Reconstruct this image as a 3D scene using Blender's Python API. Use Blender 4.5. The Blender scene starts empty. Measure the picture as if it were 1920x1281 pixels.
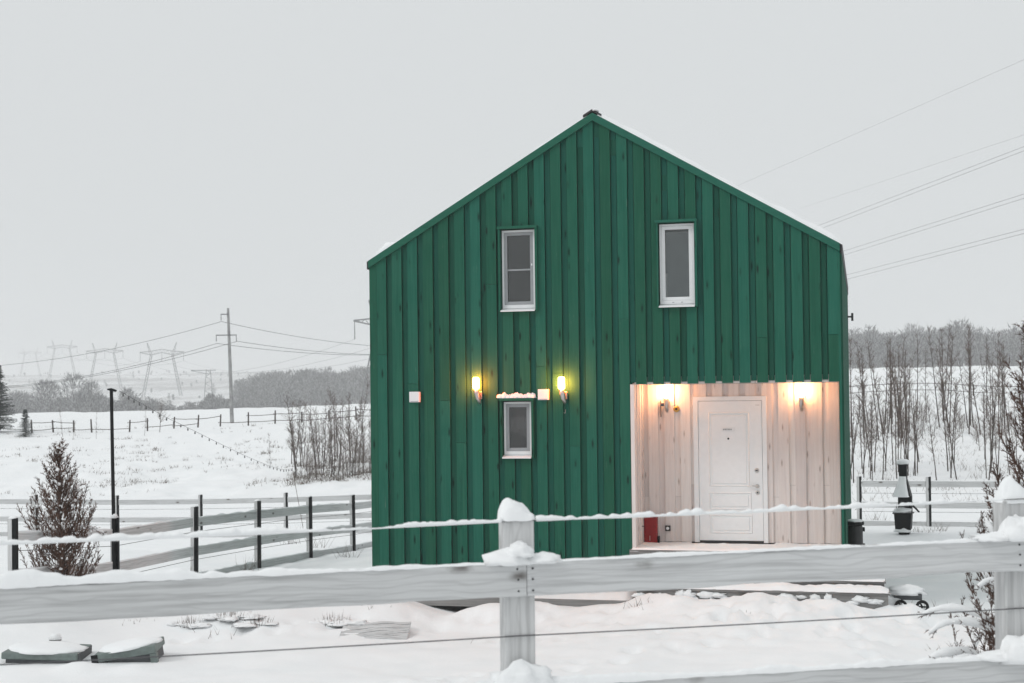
import bpy, math, random
import numpy as np
from mathutils import Vector, Matrix

random.seed(7)
rng = np.random.default_rng(7)
scene = bpy.context.scene
COL = scene.collection
rad = math.radians

# ------------------------------------------------------------------ camera
FPX = 2600.0
EYE = 2.95
PITCH = rad(1.1)
ROLL = rad(-0.7)
SHIFT = 740 - 640.5 - FPX * math.tan(PITCH)
CAMROT = Matrix.Rotation(math.pi / 2 + PITCH, 3, 'X') @ Matrix.Rotation(ROLL, 3, 'Z')
cam_data = bpy.data.cameras.new('camera')
cam_data.sensor_width = 36.0
cam_data.lens = FPX / 1920 * 36.0
cam_data.shift_y = SHIFT / 1920
cam_data.clip_start = 0.1
cam_data.clip_end = 9000
cam_data.dof.use_dof = True
cam_data.dof.focus_distance = 19.3
cam_data.dof.aperture_fstop = 4.5
cam = bpy.data.objects.new('camera', cam_data)
cam.location = (0, 0, EYE)
cam.rotation_euler = CAMROT.to_euler()
COL.objects.link(cam)
scene.camera = cam

# ------------------------------------------------------------------ sky, sun, exposure
world = bpy.data.worlds.new('World')
scene.world = world
world.use_nodes = True
wn = world.node_tree.nodes
wl = world.node_tree.links
wn.clear()
wout = wn.new('ShaderNodeOutputWorld')
wbg = wn.new('ShaderNodeBackground')
wsky = wn.new('ShaderNodeTexSky')
wsky.sky_type = 'NISHITA'
wsky.sun_disc = False
wsky.sun_elevation = rad(38)
wsky.sun_rotation = rad(-118)
wsky.dust_density = 6.0
wsky.air_density = 1.0
wscale = wn.new('ShaderNodeVectorMath')
wscale.operation = 'SCALE'
wscale.inputs['Scale'].default_value = 0.05
whs = wn.new('ShaderNodeHueSaturation')
whs.inputs['Saturation'].default_value = 0.12
wtc = wn.new('ShaderNodeTexCoord')
wsep = wn.new('ShaderNodeSeparateXYZ')
wramp = wn.new('ShaderNodeValToRGB')
wramp.color_ramp.elements[0].position = 0.0
wramp.color_ramp.elements[0].color = (0.69, 0.717, 0.728, 1)
wramp.color_ramp.elements[1].position = 1.0
wramp.color_ramp.elements[1].color = (0.86, 0.89, 0.905, 1)
wmix = wn.new('ShaderNodeMix')
wmix.data_type = 'RGBA'
wmix.inputs[0].default_value = 0.1
wl.new(wsky.outputs[0], wscale.inputs[0])
wl.new(wscale.outputs[0], whs.inputs['Color'])
wl.new(wtc.outputs['Generated'], wsep.inputs[0])
wl.new(wsep.outputs[2], wramp.inputs[0])
wl.new(wramp.outputs[0], wmix.inputs[6])
wl.new(whs.outputs[0], wmix.inputs[7])
wl.new(wmix.outputs[2], wbg.inputs[0])
wbg.inputs[1].default_value = 1.0
wl.new(wbg.outputs[0], wout.inputs[0])

sun_data = bpy.data.lights.new('sun', 'SUN')
sun_data.energy = 0.92
sun_data.angle = rad(16)
sun_data.color = (1.0, 0.985, 0.96)
sun = bpy.data.objects.new('sun', sun_data)
sun.rotation_euler = (rad(48), 0, rad(-62))
sun.location = (-20, -20, 40)
COL.objects.link(sun)

vs = scene.view_settings
vs.view_transform = 'Standard'
vs.look = 'None'
vs.exposure = 0.0
vs.gamma = 1.0
vs.use_curve_mapping = False
cy = scene.cycles
cy.use_denoising = True
cy.denoiser = 'OPENIMAGEDENOISE'
cy.max_bounces = 6
cy.diffuse_bounces = 3
cy.glossy_bounces = 3
cy.transmission_bounces = 4
cy.transparent_max_bounces = 12
cy.volume_bounces = 2
cy.sample_clamp_indirect = 6.0
cy.caustics_reflective = False
cy.caustics_refractive = False


def P(px, py, Y):
    """world point at depth Y seen at photo pixel (px, py)"""
    d = CAMROT @ Vector(((px - 960) / FPX, -(py - 640.5 - SHIFT) / FPX, -1.0))
    return Vector((0, 0, EYE)) + d * (Y / d.y)


# ------------------------------------------------------------------ material helpers
def new_mat(name, rough=0.7, spec=0.3):
    m = bpy.data.materials.new(name)
    m.use_nodes = True
    nt = m.node_tree
    b = nt.nodes['Principled BSDF']
    b.inputs['Roughness'].default_value = rough
    b.inputs['Specular IOR Level'].default_value = spec
    return m, nt, b


def ramp(nt, fac, stops):
    r = nt.nodes.new('ShaderNodeValToRGB')
    e = r.color_ramp.elements
    while len(e) < len(stops):
        e.new(0.5)
    for el, (p, c) in zip(e, stops):
        el.position = p
        el.color = (c[0], c[1], c[2], 1)
    nt.links.new(fac, r.inputs[0])
    return r.outputs[0]


def noise(nt, vec, scale, detail=4, rough=0.55, dist=0.0):
    n = nt.nodes.new('ShaderNodeTexNoise')
    n.inputs['Scale'].default_value = scale
    n.inputs['Detail'].default_value = detail
    n.inputs['Roughness'].default_value = rough
    n.inputs['Distortion'].default_value = dist
    if vec is not None:
        nt.links.new(vec, n.inputs['Vector'])
    return n.outputs[0]


def mixc(nt, fac, a, b, mode='MIX'):
    m = nt.nodes.new('ShaderNodeMix')
    m.data_type = 'RGBA'
    m.blend_type = mode
    for sock, v in ((m.inputs[0], fac), (m.inputs[6], a), (m.inputs[7], b)):
        if hasattr(v, 'is_linked'):
            nt.links.new(v, sock)
        elif isinstance(v, (int, float)):
            sock.default_value = v
        else:
            sock.default_value = (v[0], v[1], v[2], 1)
    return m.outputs[2]


def mathn(nt, op, a, b=None, clamp=False):
    m = nt.nodes.new('ShaderNodeMath')
    m.operation = op
    m.use_clamp = clamp
    for i, v in enumerate((a, b)):
        if v is None:
            continue
        if hasattr(v, 'is_linked'):
            nt.links.new(v, m.inputs[i])
        else:
            m.inputs[i].default_value = v
    return m.outputs[0]


def coords(nt, scale=(1, 1, 1), rand=5.0):
    """object coordinates, shifted per object so no two boards carry the same figure"""
    tc = nt.nodes.new('ShaderNodeTexCoord')
    oi = nt.nodes.new('ShaderNodeObjectInfo')
    comb = nt.nodes.new('ShaderNodeCombineXYZ')
    for i, k in enumerate((1.0, 3.7, 7.3)):
        nt.links.new(mathn(nt, 'MULTIPLY', oi.outputs['Random'], k * rand), comb.inputs[i])
    add = nt.nodes.new('ShaderNodeVectorMath')
    add.operation = 'ADD'
    nt.links.new(tc.outputs['Object'], add.inputs[0])
    nt.links.new(comb.outputs[0], add.inputs[1])
    mp = nt.nodes.new('ShaderNodeMapping')
    mp.inputs['Scale'].default_value = scale
    nt.links.new(add.outputs[0], mp.inputs[0])
    return mp.outputs[0], add.outputs[0], oi.outputs['Random']


def bump(nt, b, height, strength, dist):
    n = nt.nodes.new('ShaderNodeBump')
    n.inputs['Strength'].default_value = strength
    n.inputs['Distance'].default_value = dist
    nt.links.new(height, n.inputs['Height'])
    nt.links.new(n.outputs[0], b.inputs['Normal'])


def wood_mat(name, dark, base, light, axis='z', knot=(0.2, 0.15, 0.12), knot_amt=0.8, rough=0.75, spec=0.2,
             knot_cell=(5.5, 1.6), grain=38.0, vary=0.18, rings=0.0, chips=None):
    m, nt, b = new_mat(name, rough, spec)
    g = 1.3
    sc = (g, grain, grain) if axis == 'x' else (grain, grain, g)
    v, raw, rnd = coords(nt, sc)
    fine = noise(nt, v, 1.0, 6, 0.62, 0.6)
    blotch = noise(nt, raw, 2.2, 4, 0.6)
    col = ramp(nt, fine, [(0.28, dark), (0.5, base), (0.72, light)])
    col = mixc(nt, ramp(nt, blotch, [(0.35, (0, 0, 0)), (0.7, (0.42, 0.42, 0.42))]), col, light)
    if rings:
        # growth-ring figure: long wavering contour lines
        wv = nt.nodes.new('ShaderNodeTexWave')
        wv.wave_type = 'BANDS'
        wv.bands_direction = 'Z' if axis == 'x' else 'X'
        wv.inputs['Scale'].default_value = 9.0
        wv.inputs['Distortion'].default_value = 9.0
        wv.inputs['Detail'].default_value = 2.0
        wv.inputs['Detail Scale'].default_value = 0.9
        vr, _, _ = coords(nt, (0.35, 1, 1) if axis == 'x' else (1, 1, 0.35))
        nt.links.new(vr, wv.inputs['Vector'])
        col = mixc(nt, mathn(nt, 'MULTIPLY', ramp(nt, wv.outputs['Fac'], [(0.0, (1, 1, 1)), (0.16, (0.2, 0.2, 0.2)), (0.4, (0, 0, 0))]), rings), col, dark)
    # knots with a darker ring pulled out along the grain
    vo = nt.nodes.new('ShaderNodeTexVoronoi')
    vo.inputs['Scale'].default_value = 1.0
    kc, kl = knot_cell
    vk, _, _ = coords(nt, (kl, kc, kc) if axis == 'x' else (kc, kc, kl))
    nt.links.new(vk, vo.inputs['Vector'])
    wob = noise(nt, raw, 30, 3)
    d = mathn(nt, 'ADD', vo.outputs['Distance'], mathn(nt, 'MULTIPLY', mathn(nt, 'SUBTRACT', wob, 0.5), 0.09))
    kmask = ramp(nt, d, [(0.07, (1, 1, 1)), (0.14, (0.4, 0.4, 0.4)), (0.22, (0, 0, 0))])
    seppick = nt.nodes.new('ShaderNodeSeparateColor')
    nt.links.new(vo.outputs['Color'], seppick.inputs[0])
    pick = mathn(nt, 'GREATER_THAN', seppick.outputs[0], 0.3)
    kfac = mathn(nt, 'MULTIPLY', mathn(nt, 'MULTIPLY', kmask, pick), knot_amt)
    col = mixc(nt, kfac, col, knot)
    if chips:
        # scuffs: short pale streaks where the paint has worn off the grain
        vc, _, _ = coords(nt, (75, 75, 3.5) if axis == 'z' else (3.5, 75, 75), rand=9.0)
        sc1 = noise(nt, vc, 1.0, 3, 0.6)
        sc2 = noise(nt, raw, 1.4, 2)
        m1 = ramp(nt, sc1, [(0.66, (0, 0, 0)), (0.72, (1, 1, 1))])
        m2 = ramp(nt, sc2, [(0.5, (0, 0, 0)), (0.62, (1, 1, 1))])
        col = mixc(nt, mathn(nt, 'MULTIPLY', mathn(nt, 'MULTIPLY', m1, m2), 0.55), col, chips)
    # every board its own tone
    hv = nt.nodes.new('ShaderNodeHueSaturation')
    nt.links.new(mathn(nt, 'ADD', mathn(nt, 'MULTIPLY', rnd, 2 * vary), 1 - vary), hv.inputs['Value'])
    nt.links.new(mathn(nt, 'ADD', mathn(nt, 'MULTIPLY', rnd, 0.02), 0.49), hv.inputs['Hue'])
    nt.links.new(col, hv.inputs['Color'])
    nt.links.new(hv.outputs[0], b.inputs['Base Color'])
    bump(nt, b, mathn(nt, 'SUBTRACT', fine, mathn(nt, 'MULTIPLY', kmask, 0.25)), 0.35, 0.004)
    return m


def plain_mat(name, c, rough=0.6, spec=0.3, metal=0.0, var=0.15, scale=14.0, bmp=0.15):
    m, nt, b = new_mat(name, rough, spec)
    b.inputs['Metallic'].default_value = metal
    v, raw, rnd = coords(nt)
    n = noise(nt, raw, scale, 5, 0.6)
    lo = [x * (1 - var) for x in c]
    hi = [min(1, x * (1 + var)) for x in c]
    nt.links.new(ramp(nt, n, [(0.3, lo), (0.7, hi)]), b.inputs['Base Color'])
    if bmp:
        bump(nt, b, n, bmp, 0.003)
    return m


M = {}
M['green'] = wood_mat('green_painted_wood', (0.009, 0.080, 0.051), (0.0125, 0.101, 0.066), (0.022, 0.119, 0.077),
                      knot=(0.004, 0.022, 0.016), knot_amt=0.95, rough=0.65, spec=0.12, vary=0.15, knot_cell=(9, 2.4), chips=(0.12, 0.2, 0.15))
# the inner boards are sheltered: fresher, bluer paint, hardly any scuffs, also darkened to paint in the gap shade
M['green_fresh_shaded'] = wood_mat('fresh_shaded_green_paint', (0.007, 0.066, 0.046), (0.0095, 0.083, 0.058), (0.014, 0.096, 0.067),
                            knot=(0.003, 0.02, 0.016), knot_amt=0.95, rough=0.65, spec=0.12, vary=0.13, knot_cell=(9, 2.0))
M['green_x'] = wood_mat('green_painted_trim', (0.014, 0.092, 0.062), (0.019, 0.114, 0.077), (0.025, 0.128, 0.086), axis='x', spec=0.12,
                        knot=(0.01, 0.07, 0.05), knot_amt=0.4, vary=0.05)
M['whitewash'] = wood_mat('whitewashed_wood', (0.65, 0.57, 0.54), (0.73, 0.66, 0.63), (0.78, 0.725, 0.70),
                          knot=(0.24, 0.15, 0.12), knot_amt=0.6, knot_cell=(13, 3.2), vary=0.08)
M['grey_wood'] = wood_mat('grey_weathered_wood', (0.36, 0.362, 0.365), (0.56, 0.567, 0.57), (0.66, 0.668, 0.672), axis='x',
                          knot=(0.10, 0.085, 0.075), knot_amt=0.9, knot_cell=(7.0, 3.0), grain=46, vary=0.05, rings=0.33)
M['grey_wood_v'] = wood_mat('grey_weathered_post', (0.36, 0.36, 0.36), (0.55, 0.553, 0.553), (0.64, 0.644, 0.644),
                            knot=(0.10, 0.08, 0.07), knot_amt=0.9, knot_cell=(8, 3.2), grain=42, vary=0.05, rings=0.33)
M['deck_wood'] = wood_mat('grey_deck_wood', (0.12, 0.118, 0.115), (0.19, 0.188, 0.185), (0.25, 0.245, 0.24), axis='x',
                          knot=(0.08, 0.07, 0.06), grain=40, vary=0.2)
M['black_steel'] = plain_mat('black_steel', (0.008, 0.009, 0.010), 0.55, 0.22)
M['dark_roof'] = plain_mat('dark_roof_sheet', (0.03, 0.03, 0.032), 0.55, 0.4)
M['white_pvc'] = plain_mat('white_plastic', (0.78, 0.79, 0.80), 0.35, 0.4, var=0.03)
M['grey_pvc'] = plain_mat('grey_plastic', (0.33, 0.34, 0.355), 0.4, 0.4, var=0.06)
M['white_metal'] = plain_mat('white_painted_metal', (0.83, 0.835, 0.84), 0.4, 0.35, var=0.025, bmp=0.05)
M['steel'] = plain_mat('brushed_steel', (0.55, 0.53, 0.51), 0.35, 0.5, metal=0.9, var=0.1)
M['dark_metal'] = plain_mat('dark_metal', (0.03, 0.031, 0.033), 0.45, 0.35)
M['brass'] = plain_mat('brass', (0.6, 0.36, 0.1), 0.35, 0.5, metal=0.8)
M['red'] = plain_mat('red_paint', (0.27, 0.012, 0.014), 0.45, 0.35, var=0.25, scale=22)
M['rubber'] = plain_mat('black_rubber', (0.012, 0.012, 0.013), 0.7, 0.3)
M['hatch'] = plain_mat('grey_green_plastic', (0.15, 0.185, 0.175), 0.5, 0.4, var=0.2)
M['hatch_dark'] = plain_mat('dark_grey_plastic', (0.09, 0.095, 0.1), 0.6, 0.3)
M['concrete'] = plain_mat('concrete', (0.30, 0.30, 0.30), 0.9, 0.1, var=0.3, scale=3)
M['tower_steel'] = plain_mat('galvanised_steel', (0.12, 0.125, 0.13), 0.6, 0.3)
M['wire'] = plain_mat('wire_metal', (0.10, 0.10, 0.105), 0.6, 0.3)
M['blue_plastic'] = plain_mat('blue_plastic', (0.03, 0.06, 0.12), 0.5, 0.4)
M['bulb'] = plain_mat('dark_bulb', (0.12, 0.12, 0.12), 0.3, 0.5)
M['interior'] = plain_mat('dark_interior', (0.05, 0.048, 0.046), 0.9, 0.1)
M['screen'] = plain_mat('insect_screen', (0.085, 0.087, 0.092), 0.9, 0.1, var=0.2, scale=60)
M['blind'] = plain_mat('roller_blind', (0.40, 0.44, 0.45), 0.9, 0.1, var=0.05, scale=9)
M['bark'] = plain_mat('bare_bark', (0.075, 0.062, 0.056), 0.9, 0.1, var=0.35, scale=6)
M['twig'] = plain_mat('thin_twigs', (0.135, 0.104, 0.09), 0.9, 0.1, var=0.3, scale=5)
M['frost_twig'] = plain_mat('frosted_twigs', (0.30, 0.30, 0.31), 0.95, 0.1, var=0.3, scale=1.5)
M['far_wood'] = plain_mat('far_wood_twigs', (0.075, 0.073, 0.075), 0.95, 0.1, var=0.4, scale=0.6)
M['far_trunk'] = plain_mat('far_pale_trunks', (0.15, 0.145, 0.145), 0.95, 0.1, var=0.4, scale=0.6)
M['needle'] = plain_mat('spruce_needles', (0.014, 0.024, 0.019), 0.85, 0.15, var=0.4, scale=5)
M['thuja'] = plain_mat('brown_scale_leaves', (0.115, 0.07, 0.054), 0.85, 0.15, var=0.45, scale=9)
M['thuja_dark'] = plain_mat('dark_brown_leaves', (0.095, 0.06, 0.048), 0.85, 0.15, var=0.4, scale=9)
M['dry_grass'] = plain_mat('dry_grass', (0.13, 0.105, 0.085), 0.9, 0.1, var=0.4, scale=4)


def snow_mat(name, bumpy, stubble=False):
    m, nt, b = new_mat(name, 0.75, 0.12)
    v, raw, rnd = coords(nt, rand=0.0)
    n1 = noise(nt, raw, 1.6, 6, 0.6)
    n2 = noise(nt, raw, 40, 4, 0.6)
    col = ramp(nt, n1, [(0.3, (0.83, 0.85, 0.86)), (0.7, (0.89, 0.895, 0.90))])
    if stubble:
        # beyond the valley the snow is thin and the dead grass of the hill shows through
        sx = nt.nodes.new('ShaderNodeSeparateXYZ')
        nt.links.new(raw, sx.inputs[0])
        mr = nt.nodes.new('ShaderNodeMapRange')
        mr.inputs['From Min'].default_value = 520
        mr.inputs['From Max'].default_value = 760
        nt.links.new(sx.outputs[1], mr.inputs['Value'])
        mp = nt.nodes.new('ShaderNodeMapping')
        mp.inputs['Scale'].default_value = (0.006, 0.02, 0.02)
        nt.links.new(raw, mp.inputs[0])
        pt = ramp(nt, noise(nt, mp.outputs[0], 1.0, 6, 0.65), [(0.38, (0.15, 0.15, 0.15)), (0.62, (0.95, 0.95, 0.95))])
        col = mixc(nt, mathn(nt, 'MULTIPLY', pt, mr.outputs[0]), col, (0.30, 0.29, 0.28))
    nt.links.new(col, b.inputs['Base Color'])
    hgt = mathn(nt, 'ADD', mathn(nt, 'MULTIPLY', n1, 1.0), mathn(nt, 'MULTIPLY', n2, 0.22))
    bump(nt, b, hgt, bumpy, 0.05)
    return m


M['snow'] = snow_mat('snow', 0.35, True)
M['snow_cap'] = snow_mat('fresh_snow', 0.3)


def glass_mat():
    m = bpy.data.materials.new('window_glass')
    m.use_nodes = True
    nt = m.node_tree
    nt.nodes.clear()
    out = nt.nodes.new('ShaderNodeOutputMaterial')
    tr = nt.nodes.new('ShaderNodeBsdfTransparent')
    tr.inputs[0].default_value = (0.86, 0.88, 0.88, 1)
    gl = nt.nodes.new('ShaderNodeBsdfGlossy')
    gl.inputs['Roughness'].default_value = 0.02
    fr = nt.nodes.new('ShaderNodeFresnel')
    fr.inputs[0].default_value = 1.75
    mx = nt.nodes.new('ShaderNodeMixShader')
    nt.links.new(fr.outputs[0], mx.inputs[0])
    nt.links.new(tr.outputs[0], mx.inputs[1])
    nt.links.new(gl.outputs[0], mx.inputs[2])
    nt.links.new(mx.outputs[0], out.inputs[0])
    return m


M['glass'] = glass_mat()


def glow_mat(name, col, strength):
    m = bpy.data.materials.new(name)
    m.use_nodes = True
    nt = m.node_tree
    nt.nodes.clear()
    out = nt.nodes.new('ShaderNodeOutputMaterial')
    em = nt.nodes.new('ShaderNodeEmission')
    em.inputs[0].default_value = (*col, 1)
    em.inputs[1].default_value = strength
    nt.links.new(em.outputs[0], out.inputs[0])
    return m


M['glow_amber'] = glow_mat('lit_amber_lamp_glass', (1.0, 0.13, 0.014), 240.0)
M['glow_yellow'] = glow_mat('lit_yellow_lamp_glass', (1.0, 0.19, 0.026), 220.0)
M['glow_warm'] = glow_mat('lit_warm_lamp_glass', (1.0, 0.46, 0.20), 80.0)


# ------------------------------------------------------------------ mesh helpers
class MB:
    def __init__(self):
        self.v = []
        self.f = []

    def add(self, vs_, fs_):
        o = len(self.v)
        self.v.extend(vs_)
        self.f.extend([tuple(i + o for i in f) for f in fs_])

    def box(self, x0, x1, y0, y1, z0, z1):
        vs_ = [(x0, y0, z0), (x1, y0, z0), (x1, y1, z0), (x0, y1, z0), (x0, y0, z1), (x1, y0, z1), (x1, y1, z1), (x0, y1, z1)]
        self.add(vs_, [(0, 3, 2, 1), (4, 5, 6, 7), (0, 1, 5, 4), (1, 2, 6, 5), (2, 3, 7, 6), (3, 0, 4, 7)])
        return self

    def prism_y(self, poly, y0, y1):
        """polygon in (x, z), extruded from y0 (front) to y1"""
        n = len(poly)
        vs_ = [(x, y0, z) for x, z in poly] + [(x, y1, z) for x, z in poly]
        fs_ = [tuple(range(n)), tuple(range(2 * n - 1, n - 1, -1))]
        fs_ += [(i, i + n, (i + 1) % n + n, (i + 1) % n) for i in range(n)]
        self.add(vs_, fs_)
        return self

    def prism_x(self, poly, x0, x1):
        n = len(poly)
        vs_ = [(x0, y, z) for y, z in poly] + [(x1, y, z) for y, z in poly]
        fs_ = [tuple(range(n))[::-1], tuple(range(n, 2 * n))]
        fs_ += [(i, (i + 1) % n, (i + 1) % n + n, i + n) for i in range(n)]
        self.add(vs_, fs_)
        return self

    def tube(self, pts, radii, n=6, cap=True):
        pts = [Vector(p) for p in pts]
        o = len(self.v)
        k = len(pts)
        for i, p in enumerate(pts):
            t = (pts[min(i + 1, k - 1)] - pts[max(i - 1, 0)])
            if t.length < 1e-9:
                t = Vector((0, 0, 1))
            t.normalize()
            a = t.cross(Vector((0, 0, 1)) if abs(t.z) < 0.9 else Vector((1, 0, 0))).normalized()
            c = t.cross(a)
            r = radii[i] if hasattr(radii, '__len__') else radii
            for j in range(n):
                ang = 2 * math.pi * j / n
                q = p + (a * math.cos(ang) + c * math.sin(ang)) * r
                self.v.append((q.x, q.y, q.z))
        for i in range(k - 1):
            for j in range(n):
                j2 = (j + 1) % n
                self.f.append((o + i * n + j, o + i * n + j2, o + (i + 1) * n + j2, o + (i + 1) * n + j))
        if cap:
            self.f.append(tuple(o + j for j in range(n))[::-1])
            self.f.append(tuple(o + (k - 1) * n + j for j in range(n)))
        return self

    def spike(self, a, b, r):
        """thin three-sided tapering twig"""
        a, b = Vector(a), Vector(b)
        t = b - a
        s = t.cross(Vector((0, 0, 1)) if abs(t.z) < 0.9 * t.length else Vector((1, 0, 0)))
        if s.length < 1e-9:
            return self
        s.normalize()
        c = t.normalized().cross(s)
        o = len(self.v)
        for k in range(3):
            ang = 2.0944 * k
            q = a + (s * math.cos(ang) + c * math.sin(ang)) * r
            self.v.append((q.x, q.y, q.z))
        self.v.append((b.x, b.y, b.z))
        self.f += [(o, o + 1, o + 3), (o + 1, o + 2, o + 3), (o + 2, o, o + 3)]
        return self

    def lathe(self, prof, c=(0, 0, 0), n=20, cap=True):
        o = len(self.v)
        for r, z in prof:
            for j in range(n):
                a = 2 * math.pi * j / n
                self.v.append((c[0] + r * math.cos(a), c[1] + r * math.sin(a), c[2] + z))
        for i in range(len(prof) - 1):
            for j in range(n):
                j2 = (j + 1) % n
                self.f.append((o + i * n + j, o + i * n + j2, o + (i + 1) * n + j2, o + (i + 1) * n + j))
        if cap:
            self.f.append(tuple(o + j for j in range(n))[::-1])
            self.f.append(tuple(o + (len(prof) - 1) * n + j for j in range(n)))
        return self

    def blob(self, c, rx, ry, rz, amp=0.15, n=18, m=10, flat=-0.35, seed=0, freq=2.3):
        """lumpy mound: a sphere with noise, squashed flat underneath"""
        from mathutils import noise as mn
        o = len(self.v)
        for i in range(m + 1):
            th = math.pi * i / m
            for j in range(n):
                ph = 2 * math.pi * j / n
                d = Vector((math.sin(th) * math.cos(ph), math.sin(th) * math.sin(ph), math.cos(th)))
                k = 1 + amp * mn.noise(d * freq + Vector((seed * 3.1, seed * 1.7, seed * 5.3))) * 1.6 + amp * 0.5 * mn.noise(d * freq * 2.7 + Vector((seed, 9, 4)))
                q = d * k
                z = max(q.z, flat)
                self.v.append((c[0] + rx * q.x, c[1] + ry * q.y, c[2] + rz * z))
        for i in range(m):
            for j in range(n):
                j2 = (j + 1) % n
                self.f.append((o + i * n + j, o + (i + 1) * n + j, o + (i + 1) * n + j2, o + i * n + j2))
        return self

    def build(self, name, mat, parent=None, smooth=False, kind=None, bevel=0.0):
        me = bpy.data.meshes.new(name)
        me.from_pydata(self.v, [], self.f)
        me.validate(verbose=False)
        me.update()
        if smooth:
            me.polygons.foreach_set('use_smooth', [True] * len(me.polygons))
        me.materials.append(mat)
        ob = bpy.data.objects.new(name, me)
        COL.objects.link(ob)
        if parent is not None:
            ob.parent = parent
        if kind:
            ob['kind'] = kind
        if bevel:
            md = ob.modifiers.new('bevel', 'BEVEL')
            md.width = bevel
            md.segments = 2
            md.limit_method = 'ANGLE'
        return ob


def tag(o, label, cat, group=None, kind=None):
    o['label'] = label
    o['category'] = cat
    if group:
        o['group'] = group
    if kind:
        o['kind'] = kind
    return o


def empty(name, loc=(0, 0, 0), rz=0.0):
    o = bpy.data.objects.new(name, None)
    o.location = loc
    o.rotation_euler = (0, 0, rz)
    COL.objects.link(o)
    return o


def thing(name, label, cat, loc=(0, 0, 0), rz=0.0, group=None):
    return tag(empty(name, loc, rz), label, cat, group)


def copy_tree(o, parent=None):
    c = o.copy()
    COL.objects.link(c)
    c.parent = parent
    for ch in list(o.children):
        copy_tree(ch, c)
    return c


# ------------------------------------------------------------------ terrain
_tab = rng.random((256, 256))


def vnoise(x, y):
    x = np.asarray(x, float)
    y = np.asarray(y, float)
    xi = np.floor(x).astype(int)
    yi = np.floor(y).astype(int)
    fx = x - xi
    fy = y - yi
    fx = fx * fx * (3 - 2 * fx)
    fy = fy * fy * (3 - 2 * fy)
    a = _tab[xi & 255, yi & 255]
    b = _tab[(xi + 1) & 255, yi & 255]
    c = _tab[xi & 255, (yi + 1) & 255]
    d = _tab[(xi + 1) & 255, (yi + 1) & 255]
    return (a * (1 - fx) + b * fx) * (1 - fy) + (c * (1 - fx) + d * fx) * fy - 0.5


def fbm(x, y, o=4):
    s = 0
    a = 1.0
    for k in range(o):
        s = s + a * vnoise(x * 2 ** k + 17.3 * k, y * 2 ** k + 5.1 * k)
        a *= 0.5
    return s


PROF_L = [(-60, -1.8), (0, -1.75), (6, -1.75), (8, -2.08), (10, -2.45), (12, -2.72), (14, -2.87), (16, -2.92), (20, -2.86), (22, -2.86),
          (25, -3.0), (29, -3.25), (34, -3.6), (39, -3.88), (46, -4.1), (56, -4.15), (59, -4.0), (64, -3.5), (75, -2.55), (88, -1.85),
          (110, -1.45), (130, -1.2), (150, -2.2), (200, -5), (300, -8), (420, -8), (520, -6), (620, -3), (780, 1), (900, 6), (1100, 16), (1300, 24),
          (2000, 30), (4000, 32)]
PROF_R = [(-60, -1.8), (0, -1.75), (6, -1.75), (8, -2.08), (10, -2.45), (12, -2.75), (14, -2.9), (16, -2.95), (20, -2.95), (28, -3.05),
          (33, -3.3), (36, -3.4), (40, -3.15), (45, -2.75), (52, -2.1), (60, -1.4), (75, -0.75), (90, -0.4), (120, 0.8), (150, 2.3),
          (180, 2.6), (240, 2.4), (340, 3.5), (450, 6), (600, 9), (900, 14), (1300, 24), (2000, 30), (4000, 32)]


def _smooth_prof(pr):
    s = np.linspace(0, 1, 4000)
    ys = -60 + 4060 * s ** 3
    zs = np.interp(ys, [p[0] for p in pr], [p[1] for p in pr])
    k = np.hanning(61)
    k /= k.sum()
    zz = np.convolve(np.pad(zs, 30, mode='edge'), k, mode='valid')
    return ys, zz


YL, ZL = _smooth_prof(PROF_L)
YR, ZR = _smooth_prof(PROF_R)
HA = rad(14.16)
HL = Vector((-2.06, 20.24, 0))
HU = Vector((math.cos(HA), -math.sin(HA), 0))
HV = Vector((math.sin(HA), math.cos(HA), 0))
HW = 6.685
HD = 8.5


def hp(u, v, w):
    return HL + HU * u + HV * v + Vector((0, 0, w))


BUMPS = [(*hp(0.25, -1.55, 0).xy, 0.8, 0.3), (*hp(2.15, -1.9, 0).xy, 0.4, 0.2), (*hp(2.75, -1.7, 0).xy, 0.45, 0.17), (*hp(3.7, -1.8, 0).xy, 0.5, 0.06), (*hp(4.25, -1.45, 0).xy, 0.28, 0.1),
         (*hp(1.15, -2.2, 0).xy, 0.5, 0.12), (*hp(4.6, -1.95, 0).xy, 0.4, 0.15), 
         (*hp(5.6, -1.8, 0).xy, 0.35, 0.1), (*hp(6.6, -1.75, 0).xy, 0.35, 0.1), (*hp(-0.4, 0.2, 0).xy, 0.8, 0.15),
         (*hp(5.7, -1.7, 0).xy, 2.3, 0.33), (*hp(7.45, -1.25, 0).xy, 0.3, 0.16), (-6.2, 17.2, 1.6, 0.26), (-3.3, 17.6, 0.9, 0.22), (-4.6, 18.2, 0.8, 0.15), (-1.6, 18.2, 0.7, 0.12), (-4.62, 14.72, 0.22, 0.1), (-5.1, 14.45, 0.35, 0.05), (-4.05, 14.75, 0.2, 0.05),
         (8.3, 29.3, 1.2, 0.12), (-7.5, 26.5, 1.6, 0.2)]


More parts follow.
